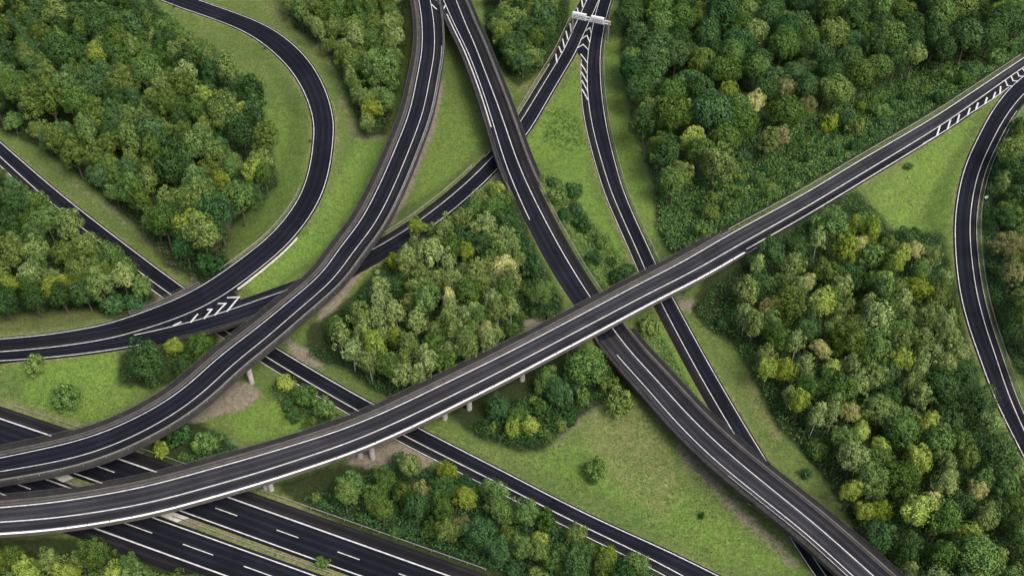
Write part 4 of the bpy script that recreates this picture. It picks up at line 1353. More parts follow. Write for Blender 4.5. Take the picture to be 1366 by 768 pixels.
def spawn(t):
    me, tme, cr, cz, _ = KIND[t['kind']][t['var']]
    key = (t['kind'], t['var'])
    z = float(ground_z(t['x'], t['y'])[0])
    if key not in FIRST:
        root = bpy.data.objects.new(t['kind'], None); root.empty_display_size = .5
        co = bpy.data.objects.new('crown', me); to = bpy.data.objects.new('trunk', tme)
        FIRST[key] = (root, co, to)
    else:
        root, co, to = (o.copy() for o in FIRST[key])
    for o in (root, co, to): COL.objects.link(o)
    co.parent = root; to.parent = root
    root.location = (t['x'], t['y'], z)
    root.rotation_euler = (random.gauss(0, .035), random.gauss(0, .035), t['rot'])
    ax = random.uniform(.86, 1.16)
    root.scale = (t['s'] * ax, t['s'] / ax, t['s'] * t.get('tall', 1.0))
    hc = t.get('hc') or cz * t['s'] * t.get('tall', 1.0)
    zs = t['s'] * t.get('tall', 1.0)
    co.location = (0, 0, hc / zs - cz); to.scale = (1, 1, hc / zs / cz)
    co.material_slots[0].link = 'OBJECT'
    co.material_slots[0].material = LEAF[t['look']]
    root['label'] = t['label']; root['category'] = KCAT[t['kind']]; root['group'] = t['group']
    return root


def road_gap(xy):
    g = np.full(len(xy), 1e9)
    for k in P:
        if k == 'feeder': continue
        c, hw, br = SAMP[k]
        d, j = near(xy, c)
        g = np.minimum(g, d - hw[j] - np.where(br[j], 1.3, 0.3))
    return g


def road_clear(xy, pad, decks=True):
    ok = np.ones(len(xy), bool)
    for k in P:
        c, hw, br = SAMP[k]
        d, j = near(xy, c)
        extra = np.where(br[j], 1.3, 0.3)
        ok &= (d - hw[j] - extra) > pad
    return ok


# striking single trees, read from the photo: crown centre, crown radius in px, kind, look
SINGLE = [
    # loop wood
    (340, 228, 17, 'broadleaf_tree', 'lime', 'loop wood'), (297, 243, 15, 'broadleaf_tree', 'lime', 'loop wood'), (257, 304, 26, 'broadleaf_tree', 'lime', 'loop wood'),
    (207, 295, 19, 'broadleaf_tree', 'mid', 'loop wood'), (322, 150, 11, 'tall_tree', 'lime', 'loop wood'), (128, 75, 12, 'tall_tree', 'lime', 'loop wood'), (270, 130, 12, 'tall_tree', 'lime', 'loop wood'),
    (90, 18, 14, 'broadleaf_tree', 'olive', 'loop wood'), (245, 180, 15, 'broadleaf_tree', 'olive', 'loop wood'),
    # west wood
    (168, 360, 20, 'broadleaf_tree', 'mid', 'west wood'), (75, 382, 17, 'broadleaf_tree', 'lime', 'west wood'), (48, 335, 19, 'broadleaf_tree', 'olive', 'west wood'), (92, 300, 17, 'tall_tree', 'grey', 'west wood'),
    (10, 380, 14, 'broadleaf_tree', 'lime', 'west wood'), (115, 330, 20, 'broadleaf_tree', 'olive', 'west wood'), (20, 275, 20, 'broadleaf_tree', 'dark', 'west wood'), (62, 295, 18, 'broadleaf_tree', 'mid', 'west wood'),
    (38, 370, 13, 'tall_tree', 'grey', 'west wood'), (135, 365, 17, 'broadleaf_tree', 'olive', 'west wood'),
    # by the merge
    (192, 486, 27, 'broadleaf_tree', 'dark', 'merge clump'), (233, 463, 10, 'broadleaf_tree', 'lime', 'merge clump'), (268, 464, 20, 'broadleaf_tree', 'mid', 'merge clump'), (246, 490, 15, 'broadleaf_tree', 'dark', 'merge clump'),
    # north copse
    (505, 95, 24, 'broadleaf_tree', 'mid', 'north copse'), (497, 145, 14, 'broadleaf_tree', 'lime', 'north copse'), (470, 40, 17, 'broadleaf_tree', 'olive', 'north copse'),
    # top copse
    (690, 30, 20, 'broadleaf_tree', 'olive', 'top copse'), (725, 28, 20, 'broadleaf_tree', 'dark', 'top copse'), (711, 76, 13, 'broadleaf_tree', 'olive', 'top copse'), (685, 80, 14, 'broadleaf_tree', 'mid', 'top copse'),
    # north-east wood
    (1004, 138, 16, 'broadleaf_tree', 'cream', 'north-east wood'), (974, 122, 13, 'broadleaf_tree', 'lime', 'north-east wood'), (958, 150, 13, 'tall_tree', 'lime', 'north-east wood'), (1050, 119, 14, 'broadleaf_tree', 'tan', 'north-east wood'),
    (1077, 142, 13, 'broadleaf_tree', 'tan', 'north-east wood'), (913, 150, 14, 'broadleaf_tree', 'lime', 'north-east wood'), (924, 186, 15, 'broadleaf_tree', 'lime', 'north-east wood'), (956, 218, 24, 'broadleaf_tree', 'grey', 'north-east wood'),
    (1025, 188, 14, 'tall_tree', 'grey', 'north-east wood'), (1045, 183, 11, 'tall_tree', 'tan', 'north-east wood'), (910, 232, 16, 'broadleaf_tree', 'grey', 'north-east wood'), (1330, 20, 15, 'broadleaf_tree', 'lime', 'north-east wood'),
    (885, 200, 18, 'broadleaf_tree', 'olive', 'north-east wood'), (865, 150, 19, 'broadleaf_tree', 'olive', 'north-east wood'), (1285, 48, 17, 'broadleaf_tree', 'mid', 'north-east wood'), (1219, 74, 15, 'tall_tree', 'olive', 'north-east wood'),
    # centre wood
    (501, 460, 17, 'tall_tree', 'lime', 'centre wood'), (597, 396, 11, 'tall_tree', 'cream', 'centre wood'), (672, 357, 17, 'broadleaf_tree', 'cream', 'centre wood'), (647, 442, 9, 'broadleaf_tree', 'cream', 'centre wood'),
    (556, 302, 11, 'broadleaf_tree', 'lime', 'centre wood'), (622, 336, 11, 'broadleaf_tree', 'lime', 'centre wood'), (529, 450, 11, 'tall_tree', 'lime', 'centre wood'), (577, 456, 15, 'broadleaf_tree', 'mid', 'centre wood'),
    (607, 440, 15, 'tall_tree', 'grey', 'centre wood'), (668, 330, 15, 'broadleaf_tree', 'grey', 'centre wood'), (565, 385, 20, 'broadleaf_tree', 'grey', 'centre wood'), (645, 300, 17, 'broadleaf_tree', 'grey', 'centre wood'),
    (597, 305, 12, 'birch_tree', 'grey', 'centre wood'), (600, 350, 12, 'birch_tree', 'grey', 'centre wood'), (582, 325, 12, 'birch_tree', 'grey', 'centre wood'), (508, 400, 14, 'birch_tree', 'grey', 'centre wood'), (530, 418, 15, 'birch_tree', 'grey', 'centre wood'),
    (660, 275, 16, 'broadleaf_tree', 'mid', 'centre wood'), (722, 388, 16, 'broadleaf_tree', 'mid', 'centre wood'),
    # south centre
    (784, 490, 27, 'broadleaf_tree', 'mid', 'flyover clump'), (707, 568, 10, 'broadleaf_tree', 'lime', 'flyover clump'), (685, 572, 12, 'broadleaf_tree', 'lime', 'flyover clump'), (728, 508, 17, 'broadleaf_tree', 'mid', 'flyover clump'), (690, 555, 15, 'broadleaf_tree', 'mid', 'flyover clump'),
    (745, 525, 20, 'broadleaf_tree', 'bush', 'flyover clump'), (665, 545, 18, 'broadleaf_tree', 'bush', 'flyover clump'),
    # roadside copse
    (619, 664, 16, 'broadleaf_tree', 'lime', 'roadside copse'), (596, 630, 15, 'broadleaf_tree', 'lime', 'roadside copse'), (562, 658, 15, 'broadleaf_tree', 'cream', 'roadside copse'), (661, 656, 19, 'broadleaf_tree', 'mid', 'roadside copse'),
    (719, 722, 14, 'broadleaf_tree', 'lime', 'roadside copse'), (676, 718, 16, 'broadleaf_tree', 'olive', 'roadside copse'), (614, 701, 12, 'broadleaf_tree', 'tan', 'roadside copse'), (537, 657, 14, 'tall_tree', 'olive', 'roadside copse'),
    (468, 650, 19, 'broadleaf_tree', 'mid', 'roadside copse'), (500, 665, 18, 'broadleaf_tree', 'mid', 'roadside copse'), (575, 705, 13, 'broadleaf_tree', 'mid', 'roadside copse'), (768, 715, 17, 'broadleaf_tree', 'olive', 'roadside copse'),
    (742, 745, 18, 'broadleaf_tree', 'mid', 'roadside copse'), (812, 740, 10, 'broadleaf_tree', 'lime', 'roadside copse'), (532, 620, 14, 'tall_tree', 'bush', 'roadside copse'), (848, 752, 17, 'broadleaf_tree', 'mid', 'roadside copse'),
    # east wood
    (1136, 552, 11, 'broadleaf_tree', 'cream', 'east wood'), (1241, 672, 14, 'broadleaf_tree', 'cream', 'east wood'), (1150, 576, 13, 'broadleaf_tree', 'lime', 'east wood'), (1133, 654, 14, 'broadleaf_tree', 'lime', 'east wood'), (1153, 683, 10, 'broadleaf_tree', 'lime', 'east wood'),
    (1226, 615, 19, 'broadleaf_tree', 'lime', 'east wood'), (1096, 466, 11, 'broadleaf_tree', 'cream', 'east wood'), (1028, 408, 10, 'broadleaf_tree', 'cream', 'east wood'), (1077, 377, 11, 'broadleaf_tree', 'cream', 'east wood'),
    (1146, 326, 9, 'broadleaf_tree', 'cream', 'east wood'), (1222, 336, 11, 'broadleaf_tree', 'cream', 'east wood'), (1197, 351, 12, 'broadleaf_tree', 'lime', 'east wood'), (1178, 374, 12, 'broadleaf_tree', 'lime', 'east wood'), (1227, 386, 17, 'broadleaf_tree', 'lime', 'east wood'),
    (1199, 381, 9, 'broadleaf_tree', 'olive', 'east wood'), (1025, 490, 14, 'broadleaf_tree', 'lime', 'east wood'), (1109, 494, 14, 'broadleaf_tree', 'lime', 'east wood'), (996, 418, 14, 'birch_tree', 'grey', 'east wood'), (1118, 416, 14, 'birch_tree', 'grey', 'east wood'),
    (1231, 452, 15, 'birch_tree', 'grey', 'east wood'), (1228, 528, 15, 'birch_tree', 'grey', 'east wood'), (1302, 742, 33, 'broadleaf_tree', 'mid', 'east wood'), (1036, 448, 19, 'broadleaf_tree', 'mid', 'east wood'), (1078, 440, 18, 'broadleaf_tree', 'dark', 'east wood'),
    (1068, 535, 14, 'tall_tree', 'lime', 'east wood'), (1165, 375, 14, 'broadleaf_tree', 'mid', 'east wood'), (1240, 420, 18, 'broadleaf_tree', 'grey', 'east wood'), (1170, 430, 22, 'birch_tree', 'grey', 'east wood'), (1138, 610, 22, 'broadleaf_tree', 'grey', 'east wood'),
    (1175, 550, 24, 'broadleaf_tree', 'olive', 'east wood'), (1302, 655, 13, 'broadleaf_tree', 'cream', 'east wood'), (1354, 672, 15, 'broadleaf_tree', 'olive', 'east wood'), (1290, 610, 18, 'broadleaf_tree', 'olive', 'east wood'),
    # far east
    (1347, 327, 20, 'broadleaf_tree', 'tan', 'far east wood'), (1352, 366, 16, 'broadleaf_tree', 'tan', 'far east wood'), (1338, 290, 14, 'broadleaf_tree', 'dark', 'far east wood'), (1352, 200, 20, 'broadleaf_tree', 'olive', 'far east wood'),
]
LONE = [  # crown centre, radius px, kind, look, label
    (47, 487, 15, 'shrub', 'olive', 'small olive bush alone on the grass just below the merged ramp'),
    (88, 530, 20, 'shrub', 'mid', 'round dark bush alone in the grass triangle above the motorway'),
    (825, 538, 21, 'shrub', 'olive', 'olive bush at the tip of the big meadow beside the south viaduct'),
    (793, 628, 17, 'shrub', 'mid', 'lone bush standing in the middle of the big meadow'),
    (868, 437, 16, 'shrub', 'olive', 'pale olive bush between south road and ramp just below the flyover'),
    (1076, 632, 8, 'shrub', 'bush', 'small dark bush on grass right of the ramp near the lower viaduct'),
    (936, 688, 5, 'shrub', 'bush', 'tiny dark bush near the right end of the big meadow'),
    (1212, 222, 6, 'shrub', 'dark', 'tiny dark bush on the bright grass beside the flyover approach'),
    (745, 262, 14, 'shrub', 'mid', 'leftmost bush of the shrubby strip beside the south road'),
    (765, 255, 13, 'shrub', 'bush', 'dark bush at the upper end of the shrubby strip'),
    (778, 300, 14, 'shrub', 'bush', 'dark bush halfway down the shrubby strip'),
    (800, 322, 14, 'shrub', 'mid', 'mid green bush low in the shrubby strip'),
    (822, 372, 14, 'shrub', 'dark', 'dark bush against the flyover between south road and ramp'),
    (280, 353, 19, 'shrub', 'bush', 'dark bush between loop ramp and collector road'),
    (262, 335, 15, 'shrub', 'bush', 'deep green bush under the bright tree at the loop wood tip'),
    (382, 512, 13, 'shrub', 'lime', 'yellow-green bush beside the curved viaduct and collector road'),
    (408, 530, 17, 'shrub', 'mid', 'middle bush of the row beside the collector road'),
    (432, 545, 17, 'shrub', 'mid', 'bush of the row beside the collector road nearest the long flyover'),
    (240, 580, 18, 'shrub', 'bush', 'dark bush right below the curved viaduct'),
    (275, 592, 18, 'shrub', 'mid', 'larger bush between curved viaduct and long flyover'),
    (215, 600, 12, 'shrub', 'lime', 'yellow-green bush low beside the motorway under the curved viaduct'),
    (150, 405, 18, 'shrub', 'bush', 'deep green bush at the foot of the west wood'),
    (180, 405, 15, 'shrub', 'bush', 'deep green bush between west wood and collector road'),
    (700, 345, 13, 'shrub', 'dark', 'upper dark bush on the bank left of the south road'),
    (712, 416, 12, 'shrub', 'dark', 'dark bush on the bank left of the south road nearest the flyover'),
    (1235, 330, 14, 'shrub', 'dark', 'dark shrub at the grassy top corner of the east wood'),
    (430, 750, 10, 'shrub', 'mid', 'small shrub on the motorway median'),
]


def m_per_px(q):
    return float((q - CAM) @ FW) / F


def place_single(px, py, rp, kind, look, wood, label=None):
    # iterate: the crown centre of the scaled tree must fall on the photo point
    var = random.randrange(len(KIND[kind]))
    me, tme, cr, cz, _ = KIND[kind][var]
    s = 1.0
    for _ in range(6):
        hc = cz * s
        if kind != 'shrub':
            low = wood in ('merge clump', 'flyover clump', 'top copse', 'roadside copse')
            hc = KIND[kind][var][4] * s * 1.02 if low else max(8.3, min(cz * s, 10.5))
        q = on_ground([(px, py)], hc)[0]
        s = rp * .95 * m_per_px(q + [0, 0, hc]) / cr
        if kind != 'shrub': s = min(max(s, .55), 2.2)
    TREES.append(dict(kind=kind, var=var, x=q[0], y=q[1], s=s, look=look, wood=wood, label=label, rot=random.uniform(0, 6.28), r=cr * s, px=px, py=py, tall=1.0, hc=hc))


for a in SINGLE: place_single(*a)
for px, py, rp, kind, look, label in LONE: place_single(px, py, rp, kind, look, None, label)

MIX = {  # wood -> [(kind, look, weight)], spacing factor, size range
    'loop wood': ([('woodland_tree', 'mid', 6), ('woodland_tree', 'dark', 6), ('woodland_tree', 'olive', 6), ('tall_tree', 'olive', 4), ('tall_tree', 'dark', 3), ('tall_tree', 'mid', 2), ('woodland_tree', 'bush', 1), ('tall_tree', 'grey', 1)], .74, (.78, 1.28)),
    'west wood': ([('woodland_tree', 'mid', 3), ('woodland_tree', 'dark', 3), ('woodland_tree', 'olive', 3), ('tall_tree', 'grey', 1)], .78, (.75, 1.05)),
    'north copse': ([('woodland_tree', 'olive', 4), ('woodland_tree', 'mid', 3), ('tall_tree', 'olive', 2), ('tall_tree', 'grey', 1)], .76, (.7, 1.0)),
    'top copse': ([('broadleaf_tree', 'olive', 2), ('broadleaf_tree', 'dark', 2)], .72, (.7, .95)),
    'north-east wood': ([('dome_tree', 'dark', 9), ('dome_tree', 'mid', 6), ('dome_tree', 'bush', 2), ('dome_tree', 'olive', 2), ('tall_tree', 'dark', 1)], .79, (.92, 1.40)),
    'centre wood': ([('birch_tree', 'grey', 6), ('tall_tree', 'grey', 3), ('broadleaf_tree', 'olive', 2), ('tall_tree', 'mid', 2), ('broadleaf_tree', 'dark', 2)], .74, (.80, 1.12)),
    'east wood': ([('birch_tree', 'grey', 5), ('tall_tree', 'grey', 3), ('broadleaf_tree', 'olive', 5), ('broadleaf_tree', 'dark', 5), ('broadleaf_tree', 'mid', 4), ('tall_tree', 'mid', 3), ('tall_tree', 'lime', 1)], .82, (.74, 1.18)),
    'far east wood': ([('broadleaf_tree', 'dark', 4), ('broadleaf_tree', 'mid', 2), ('tall_tree', 'olive', 2)], .8, (.7, 1.0)),
    'roadside copse': ([('broadleaf_tree', 'mid', 3), ('broadleaf_tree', 'dark', 2), ('broadleaf_tree', 'bush', 2), ('tall_tree', 'olive', 1)], .78, (.65, .95)),
    'corner wood': ([('broadleaf_tree', 'olive', 5), ('broadleaf_tree', 'mid', 3), ('broadleaf_tree', 'lime', 1)], .68, (.6, .85)),
}


def fill(wood):
    mix, sp, (s0, s1) = MIX[wood]
    poly = np.array(WOODS[wood], float)
    cand = []
    tot = sum(w for *_, w in mix)
    base = on_ground(poly)
    lo, hi = base.min(0) - 15, base.max(0) + 15
    n = int((hi[0] - lo[0]) * (hi[1] - lo[1]) / 1.2)
    xy = np.stack([rng.uniform(lo[0], hi[0], n), rng.uniform(lo[1], hi[1], n)], 1)
    z = ground_z(xy[:, 0], xy[:, 1])
    pxc = proj(np.column_stack([xy, z + 7.6]))
    ok = inside(pxc, poly) & (pxc[:, 1] > -26) & (pxc[:, 1] < 790) & (pxc[:, 0] > -20) & (pxc[:, 0] < 1386)
    xy, pxc = xy[ok], pxc[ok]
    ok = road_clear(xy, 2.2)
    xy, pxc = xy[ok], pxc[ok]
    gap = road_gap(xy)
    behind = unproj(pxc, np.full(len(pxc), 2.0))[:, :2] if len(pxc) else xy
    gap2 = np.full(len(xy), 1e9)
    for k in ('east', 'ramp', 'south', 'loop', 'slip'):
        c, hw, br = SAMP[k]
        d, j = near(behind, c)
        gap2 = np.minimum(gap2, d - hw[j])
    old = [(t['x'], t['y'], t['r']) for t in TREES if t['kind'] != 'shrub']
    ex = np.array(old) if old else np.zeros((0, 3))
    for q, pc, gp, g2 in zip(xy, pxc, gap, gap2):
        u = rng.random() * tot
        for kind, look, w in mix:
            u -= w
            if u <= 0: break
        var = int(rng.integers(len(KIND[kind])))
        s = rng.uniform(s0, s1)
        r = KIND[kind][var][2] * s
        if gp < r * 1.25 or g2 < r * 1.4: continue
        if len(ex):
            d = np.hypot(ex[:, 0] - q[0], ex[:, 1] - q[1])
            if (d < sp * (ex[:, 2] + r)).any(): continue
        ex = np.vstack([ex, [q[0], q[1], r]])
        TREES.append(dict(kind=kind, var=var, x=q[0], y=q[1], s=s, look=look, wood=wood, label=None, rot=rng.uniform(0, 6.28), r=r, px=pc[0], py=pc[1], tall=rng.uniform(.84, 1.22)))


for w in WOODS: fill(w)

SHRUBS = {'north-east slope': 46, 'east': 40, 'south centre': 16, 'roadside': 22, 'far east': 10, 'centre': 42, 'strip': 7, 'under west viaduct': 4, 'feeder verge': 4, 'loop': 10}
PLACE_U = {'north-east slope': 'slope brush', 'east': 'lower right brush', 'south centre': 'brush below the flyover', 'roadside': 'motorway copse brush', 'far east': 'right edge brush',
           'centre': 'central brush', 'strip': 'shrubby strip', 'under west viaduct': 'brush below the curved viaduct', 'feeder verge': 'collector road verge', 'loop': 'loop wood edge'}


def shrub_fill(zone, n):
    poly = np.array(UNDER[zone], float)
    base = on_ground(poly); lo, hi = base.min(0), base.max(0)
    got = 0
    for _ in range(n * 40):
        q = rng.uniform(lo[:2], hi[:2])
        z = ground_z(q[0], q[1])[0]
        pc = proj([[q[0], q[1], z + 1.8]])[0]
        if not inside([pc], poly)[0] or not (0 < pc[0] < 1366 and 0 < pc[1] < 768): continue
        s = rng.uniform(.55, 1.25)
        if road_gap(q[None])[0] < 2.4 * s or not road_clear(q[None], 1.5)[0]: continue
        if any(math.hypot(t['x'] - q[0], t['y'] - q[1]) < (2.2 * s + t['r'] * (.95 if t['kind'] == 'shrub' else .6)) for t in TREES): continue
        var = int(rng.integers(3))
        look = rng.choice(['bush', 'mid', 'dark', 'olive', 'lime'], p=[.40, .24, .14, .14, .08])
        TREES.append(dict(kind='shrub', var=var, x=q[0], y=q[1], s=s, look=str(look), wood='U ' + zone, label=None, rot=rng.uniform(0, 6.28), r=2.3 * s, px=pc[0], py=pc[1], tall=rng.uniform(.8, 1.5)))
        got += 1
        if got >= n: break


for zname, zn in SHRUBS.items(): shrub_fill(zname, zn)
PLACE = {'loop wood': 'wood inside the loop', 'west wood': 'left edge wood', 'north copse': 'upper left copse', 'top copse': 'copse at top centre',
         'north-east wood': 'big upper right wood', 'centre wood': 'central birch wood', 'east wood': 'lower right wood', 'far east wood': 'right edge strip',
         'roadside copse': 'motorway copse', 'corner wood': 'bottom corner wood', 'merge clump': 'clump below merged ramps', 'flyover clump': 'clump below the flyover'}
PLACE.update({'U ' + a: b for a, b in PLACE_U.items()})
ORD = ['', 'second', 'third', 'fourth', 'fifth', 'sixth', 'seventh', 'eighth', 'ninth', 'tenth']


def label_trees():
    cells = {}
    boxes = {}
    for t in TREES:
        if t['wood']: boxes.setdefault(t['wood'], []).append((t['px'], t['py']))
    for t in TREES:
        if not t['wood']:
            t['group'] = 'lone shrubs on the verges'
            continue
        b = np.array(boxes[t['wood']])
        n = len(b)
        g = 3 if n > 24 else (2 if n > 10 else 1)
        def cut(v, a):
            a = np.sort(a); i = int(np.searchsorted(a, v) / len(a) * g); return min(i, g - 1)
        cy = cut(t['py'], b[:, 1])
        row = b[[cut(v, b[:, 1]) == cy for v in b[:, 1]]]
        cx = cut(t['px'], row[:, 0])
        vy = {3: ['upper', 'middle', 'lower'], 2: ['upper', 'lower'], 1: ['']}[g][cy]
        vx = {3: ['left', 'centre', 'right'], 2: ['left', 'right'], 1: ['']}[g][cx]
        t['zone'] = (vy + ' ' + vx).strip()
        t['group'] = 'trees of the ' + PLACE[t['wood']]
        cells.setdefault((t['wood'], t['kind'], t['look'], t['zone']), []).append(t)
    for (wood, kind, look, zone), ts in cells.items():
        base = LOOK[look] + ' ' + KNAME[kind]
        where = ('%s of the ' % zone if zone else 'in the ') + PLACE[wood]
        if len(ts) == 1:
            ts[0]['label'] = base + ' ' + where
            continue
        ts.sort(key=lambda t: t['px'])
        m = len(ts)
        for i, t in enumerate(ts):
            if i == 0: w = 'leftmost'
            elif i == m - 1: w = 'rightmost'
            else: w = ORD[min(i, 9)] + ' from left'
            t['label'] = (w + ' ' + base + ' ' + where) if 'from' not in w else base + ' ' + w + ' ' + where


label_trees()
for t in TREES: spawn(t)
cnt = {}
for t in TREES: cnt[t['kind']] = cnt.get(t['kind'], 0) + 1
print('TREES', cnt, max(len(t['label'].split()) for t in TREES))


# ------------------------------------------------------------------ undergrowth (uncountable brush)
def undergrowth(name, poly, look, dens, hmax, label, lsize=.27):
    poly = np.asarray(poly, float)
    base = on_ground(poly)
    lo, hi = base.min(0) - 4, base.max(0) + 4
    lo = np.maximum(lo, [-210, -160, -99]); hi = np.minimum(hi, [220, 210, 99])
    n = int((hi[0] - lo[0]) * (hi[1] - lo[1]) * dens * 1.7)
    r = np.random.default_rng(len(name) * 7 + int(abs(poly[0, 0])))
    xy = np.stack([r.uniform(lo[0], hi[0], n), r.uniform(lo[1], hi[1], n)], 1)
    bump = .5 + .5 * vnoise(xy[:, 0], xy[:, 1], 2.3, 5)
    b2 = .5 + .5 * vnoise(xy[:, 0], xy[:, 1], 7.0, 6)
    h = hmax * (.15 + .55 * bump + .45 * b2)
    keep = r.random(n) < .35 + .9 * bump
    z = ground_z(xy[:, 0], xy[:, 1])
    px = proj(np.column_stack([xy, z + h * .6]))
    keep &= (r.random(n) < poly_soft(px, poly, 9) ** 1.5) & (px[:, 1] > -45) & (px[:, 1] < 795)
    xy, h, z, bump, b2 = xy[keep], h[keep], z[keep], bump[keep], b2[keep]
    ok = road_clear(xy, 1.2)
    xy, h, z, bump, b2 = xy[ok], h[ok], z[ok], bump[ok], b2[ok]
    n = len(xy)
    if n == 0: return
    p = np.column_stack([xy, z + h * r.uniform(.35, 1.05, n)])
    e = 0.35
    gxn = (vnoise(xy[:, 0] + e, xy[:, 1], 2.3, 5) - vnoise(xy[:, 0] - e, xy[:, 1], 2.3, 5)) * hmax * .4
    gyn = (vnoise(xy[:, 0], xy[:, 1] + e, 2.3, 5) - vnoise(xy[:, 0], xy[:, 1] - e, 2.3, 5)) * hmax * .4
    nn = np.column_stack([-gxn, -gyn, np.full(n, .8)]) + r.normal(size=(n, 3)) * .5
    nn /= np.linalg.norm(nn, axis=1)[:, None]
    q = quads_from(p, nn, lsize * r.uniform(.6, 1.25, n), r)
    t = np.clip(.55 * (.5 + .5 * vnoise(xy[:, 0], xy[:, 1], 4.0, 9)) + r.uniform(-.1, .45, n), 0, 1)
    me = quads_mesh('undergrowth', q, t, LEAF[look])
    o = bpy.data.objects.new('undergrowth', me); COL.objects.link(o)
    tag(o, label, 'undergrowth', kind='stuff')
    return n


U = [('north-east slope', 'bush', 9, 2.4, 'deep green brush on the slope between upper right wood and flyover approach'),
     ('centre', 'bush', 5.5, 2.2, 'dark brush round the feet of the birches in the middle wood'),
     ('east', 'bush', 5, 2.6, 'dark brush and saplings filling the lower right wood'),
     ('far east', 'bush', 7, 2.6, 'dark brush under the trees at the right edge'),
     ('south centre', 'bush', 8, 3.2, 'dense deep green bushes just below the long flyover'),
     ('roadside', 'bush', 8, 2.6, 'deep green brush filling the copse beside the motorway'),
     ('under west viaduct', 'bush', 7, 2.0, 'brush below the curved viaduct beside the motorway'),
     ('feeder verge', 'bush', 7, 1.6, 'low brush beside the collector road'),
     ('strip', 'mid', 6, 1.3, 'patchy low scrub on the strip beside the south road'),
     ('west', 'bush', 5, 1.8, 'brush under the trees at the left edge'),
     ('loop', 'dark', 2.6, 1.8, 'dark brush on the floor of the loop wood'),
     ('north east floor', 'dark', 2.4, 1.9, 'dark brush on the floor of the upper right wood'),
     ('north floor', 'dark', 5, 2.2, 'dark brush under the copse left of the curved viaduct'),
     ('top floor', 'dark', 6, 2.2, 'dark brush under the copse at the top'),
     ('corner', 'olive', 6, 2.6, 'olive brush in the lower left corner'),
     ('dark trees by merge', 'dark', 6, 1.8, 'dark brush under the clump below the merged ramps'),
     ('wedge weeds', 'mid', 2.2, .9, 'loose weeds in the grass wedge below the gantry'),
     ('north-east slope', 'mid', 2.2, 3.0, 'pale tall weeds mixed into the brush of the upper right slope'),
     ('north-east slope', 'olive', 2.2, 3.1, 'olive scrub mixed into the brush of the upper right slope'),
     ('east', 'mid', 1.2, 3.2, 'mid green saplings mixed into the lower right brush'),
     ('strip', 'olive', 2.0, 1.4, 'pale weeds mixed into the scrub strip beside the south road'),
     ('under cross', 'mid', 5, 1.2, 'low scrub between south road and ramp below the flyover')]
tot = 0
for nm, look, dens, hm, lab in U:
    tot += undergrowth(nm, UNDER[nm], look, dens, hm, lab) or 0
print('UNDERGROWTH quads', tot)


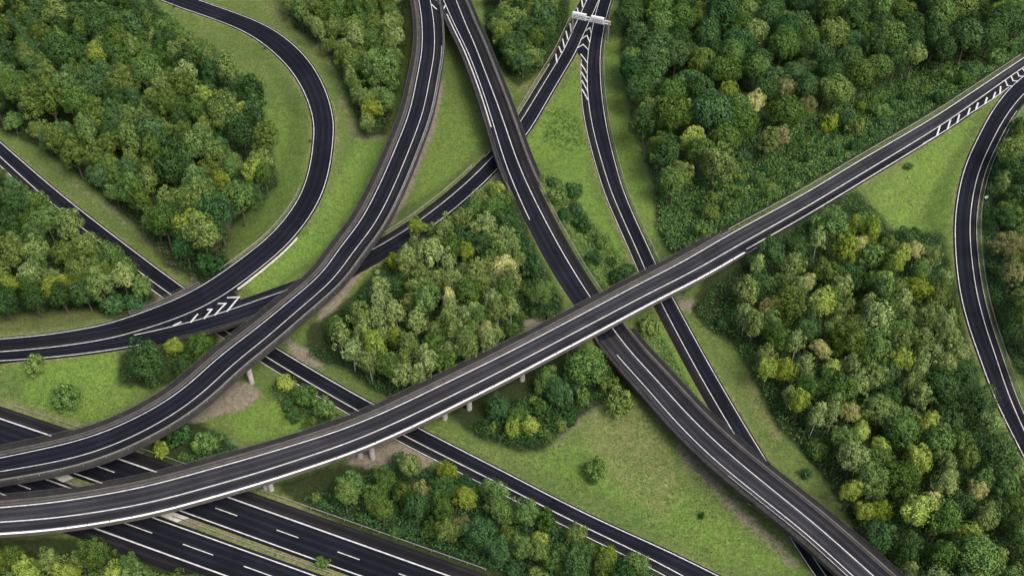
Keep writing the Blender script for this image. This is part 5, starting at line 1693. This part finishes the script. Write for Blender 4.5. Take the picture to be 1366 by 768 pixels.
def tufts():
    r = np.random.default_rng(99)
    n = 420000
    xy = np.stack([r.uniform(-200, 205, n), r.uniform(-155, 200, n)], 1)
    den = .5 + .5 * vnoise(xy[:, 0], xy[:, 1], 6.0, 21)
    den = den * .6 + .4 * (.5 + .5 * vnoise(xy[:, 0], xy[:, 1], 19.0, 22))
    keep = r.random(n) < np.clip((den - .30) * 1.5, .05, 1)
    xy, den = xy[keep], den[keep]
    px = proj(np.column_stack([xy, ground_z(xy[:, 0], xy[:, 1])]))
    keep = (px[:, 0] > -15) & (px[:, 0] < 1381) & (px[:, 1] > -15) & (px[:, 1] < 783)
    for nm, poly in UNDER.items(): keep &= ~inside(px, poly)
    for poly, soft, amt in SOILP:
        if amt > .6: keep &= ~inside(px, poly) | (r.random(len(px)) < .3)
    xy, den = xy[keep], den[keep]
    keep = road_clear(xy, .02)
    xy, den = xy[keep], den[keep]
    n = len(xy)
    p = np.column_stack([xy, ground_z(xy[:, 0], xy[:, 1]) + r.uniform(.02, .16, n)])
    nn = np.column_stack([r.normal(size=n) * .30, r.normal(size=n) * .30, np.ones(n)]); nn /= np.linalg.norm(nn, axis=1)[:, None]
    q = quads_from(p, nn, r.uniform(.08, .24, n), r)
    t = np.clip(.15 + .6 * (.5 + .5 * vnoise(xy[:, 0], xy[:, 1], 9.0, 23)) + r.uniform(-.15, .4, n), 0, 1)
    me = quads_mesh('tall_grass', q, t, leaf_mat('grass_tufts', (0.046, 0.086, 0.020), (0.136, 0.170, 0.050)))
    o = bpy.data.objects.new('tall_grass', me); COL.objects.link(o)
    tag(o, 'uneven grass tufts growing over the green verges and meadows', 'grass', kind='stuff')
    return n


print('TUFTS', tufts())


# ------------------------------------------------------------------ light, sky, camera
SUN_EL, SUN_AZ = R_(55), R_(138)      # azimuth clockwise from north (+Y): light comes from behind the camera's right
w = bpy.data.worlds.new('World'); scene.world = w
w.use_nodes = True
nt = w.node_tree
bg = nt.nodes['Background']
sky = nt.nodes.new('ShaderNodeTexSky'); sky.sky_type = 'NISHITA'
sky.sun_disc = False
sky.sun_elevation = SUN_EL; sky.sun_rotation = SUN_AZ
sky.air_density = 1.0; sky.dust_density = 6.0; sky.ozone_density = 1.0
nt.links.new(sky.outputs['Color'], bg.inputs['Color'])
bg.inputs['Strength'].default_value = 0.13
sl = bpy.data.lights.new('sun', 'SUN'); sl.energy = 1.5; sl.angle = R_(24); sl.color = (1.0, .965, .90)
so = bpy.data.objects.new('sun', sl); COL.objects.link(so)
dirv = np.array([math.sin(SUN_AZ) * math.cos(SUN_EL), math.cos(SUN_AZ) * math.cos(SUN_EL), math.sin(SUN_EL)])
from mathutils import Vector
so.rotation_euler = Vector(dirv).to_track_quat('Z', 'Y').to_euler()
so.location = dirv * 300

cd = bpy.data.cameras.new('camera')
cd.sensor_width = 36.0; cd.sensor_fit = 'HORIZONTAL'
cd.lens = 36.0 * F / PW
cd.clip_start = 1.0; cd.clip_end = 9000
co = bpy.data.objects.new('camera', cd); COL.objects.link(co)
co.location = CAM; co.rotation_euler = (math.pi / 2 - PITCH, 0, 0)
scene.camera = co
scene.render.resolution_x, scene.render.resolution_y = 1024, 575
vs = scene.view_settings
vs.view_transform = 'Standard'; vs.look = 'None'; vs.exposure = 0.92; vs.gamma = 1.0; vs.use_curve_mapping = False
scene.cycles.max_bounces = 6
scene.cycles.diffuse_bounces = 3
scene.cycles.use_adaptive_sampling = True
try: scene.cycles.use_denoising = True
except Exception: pass
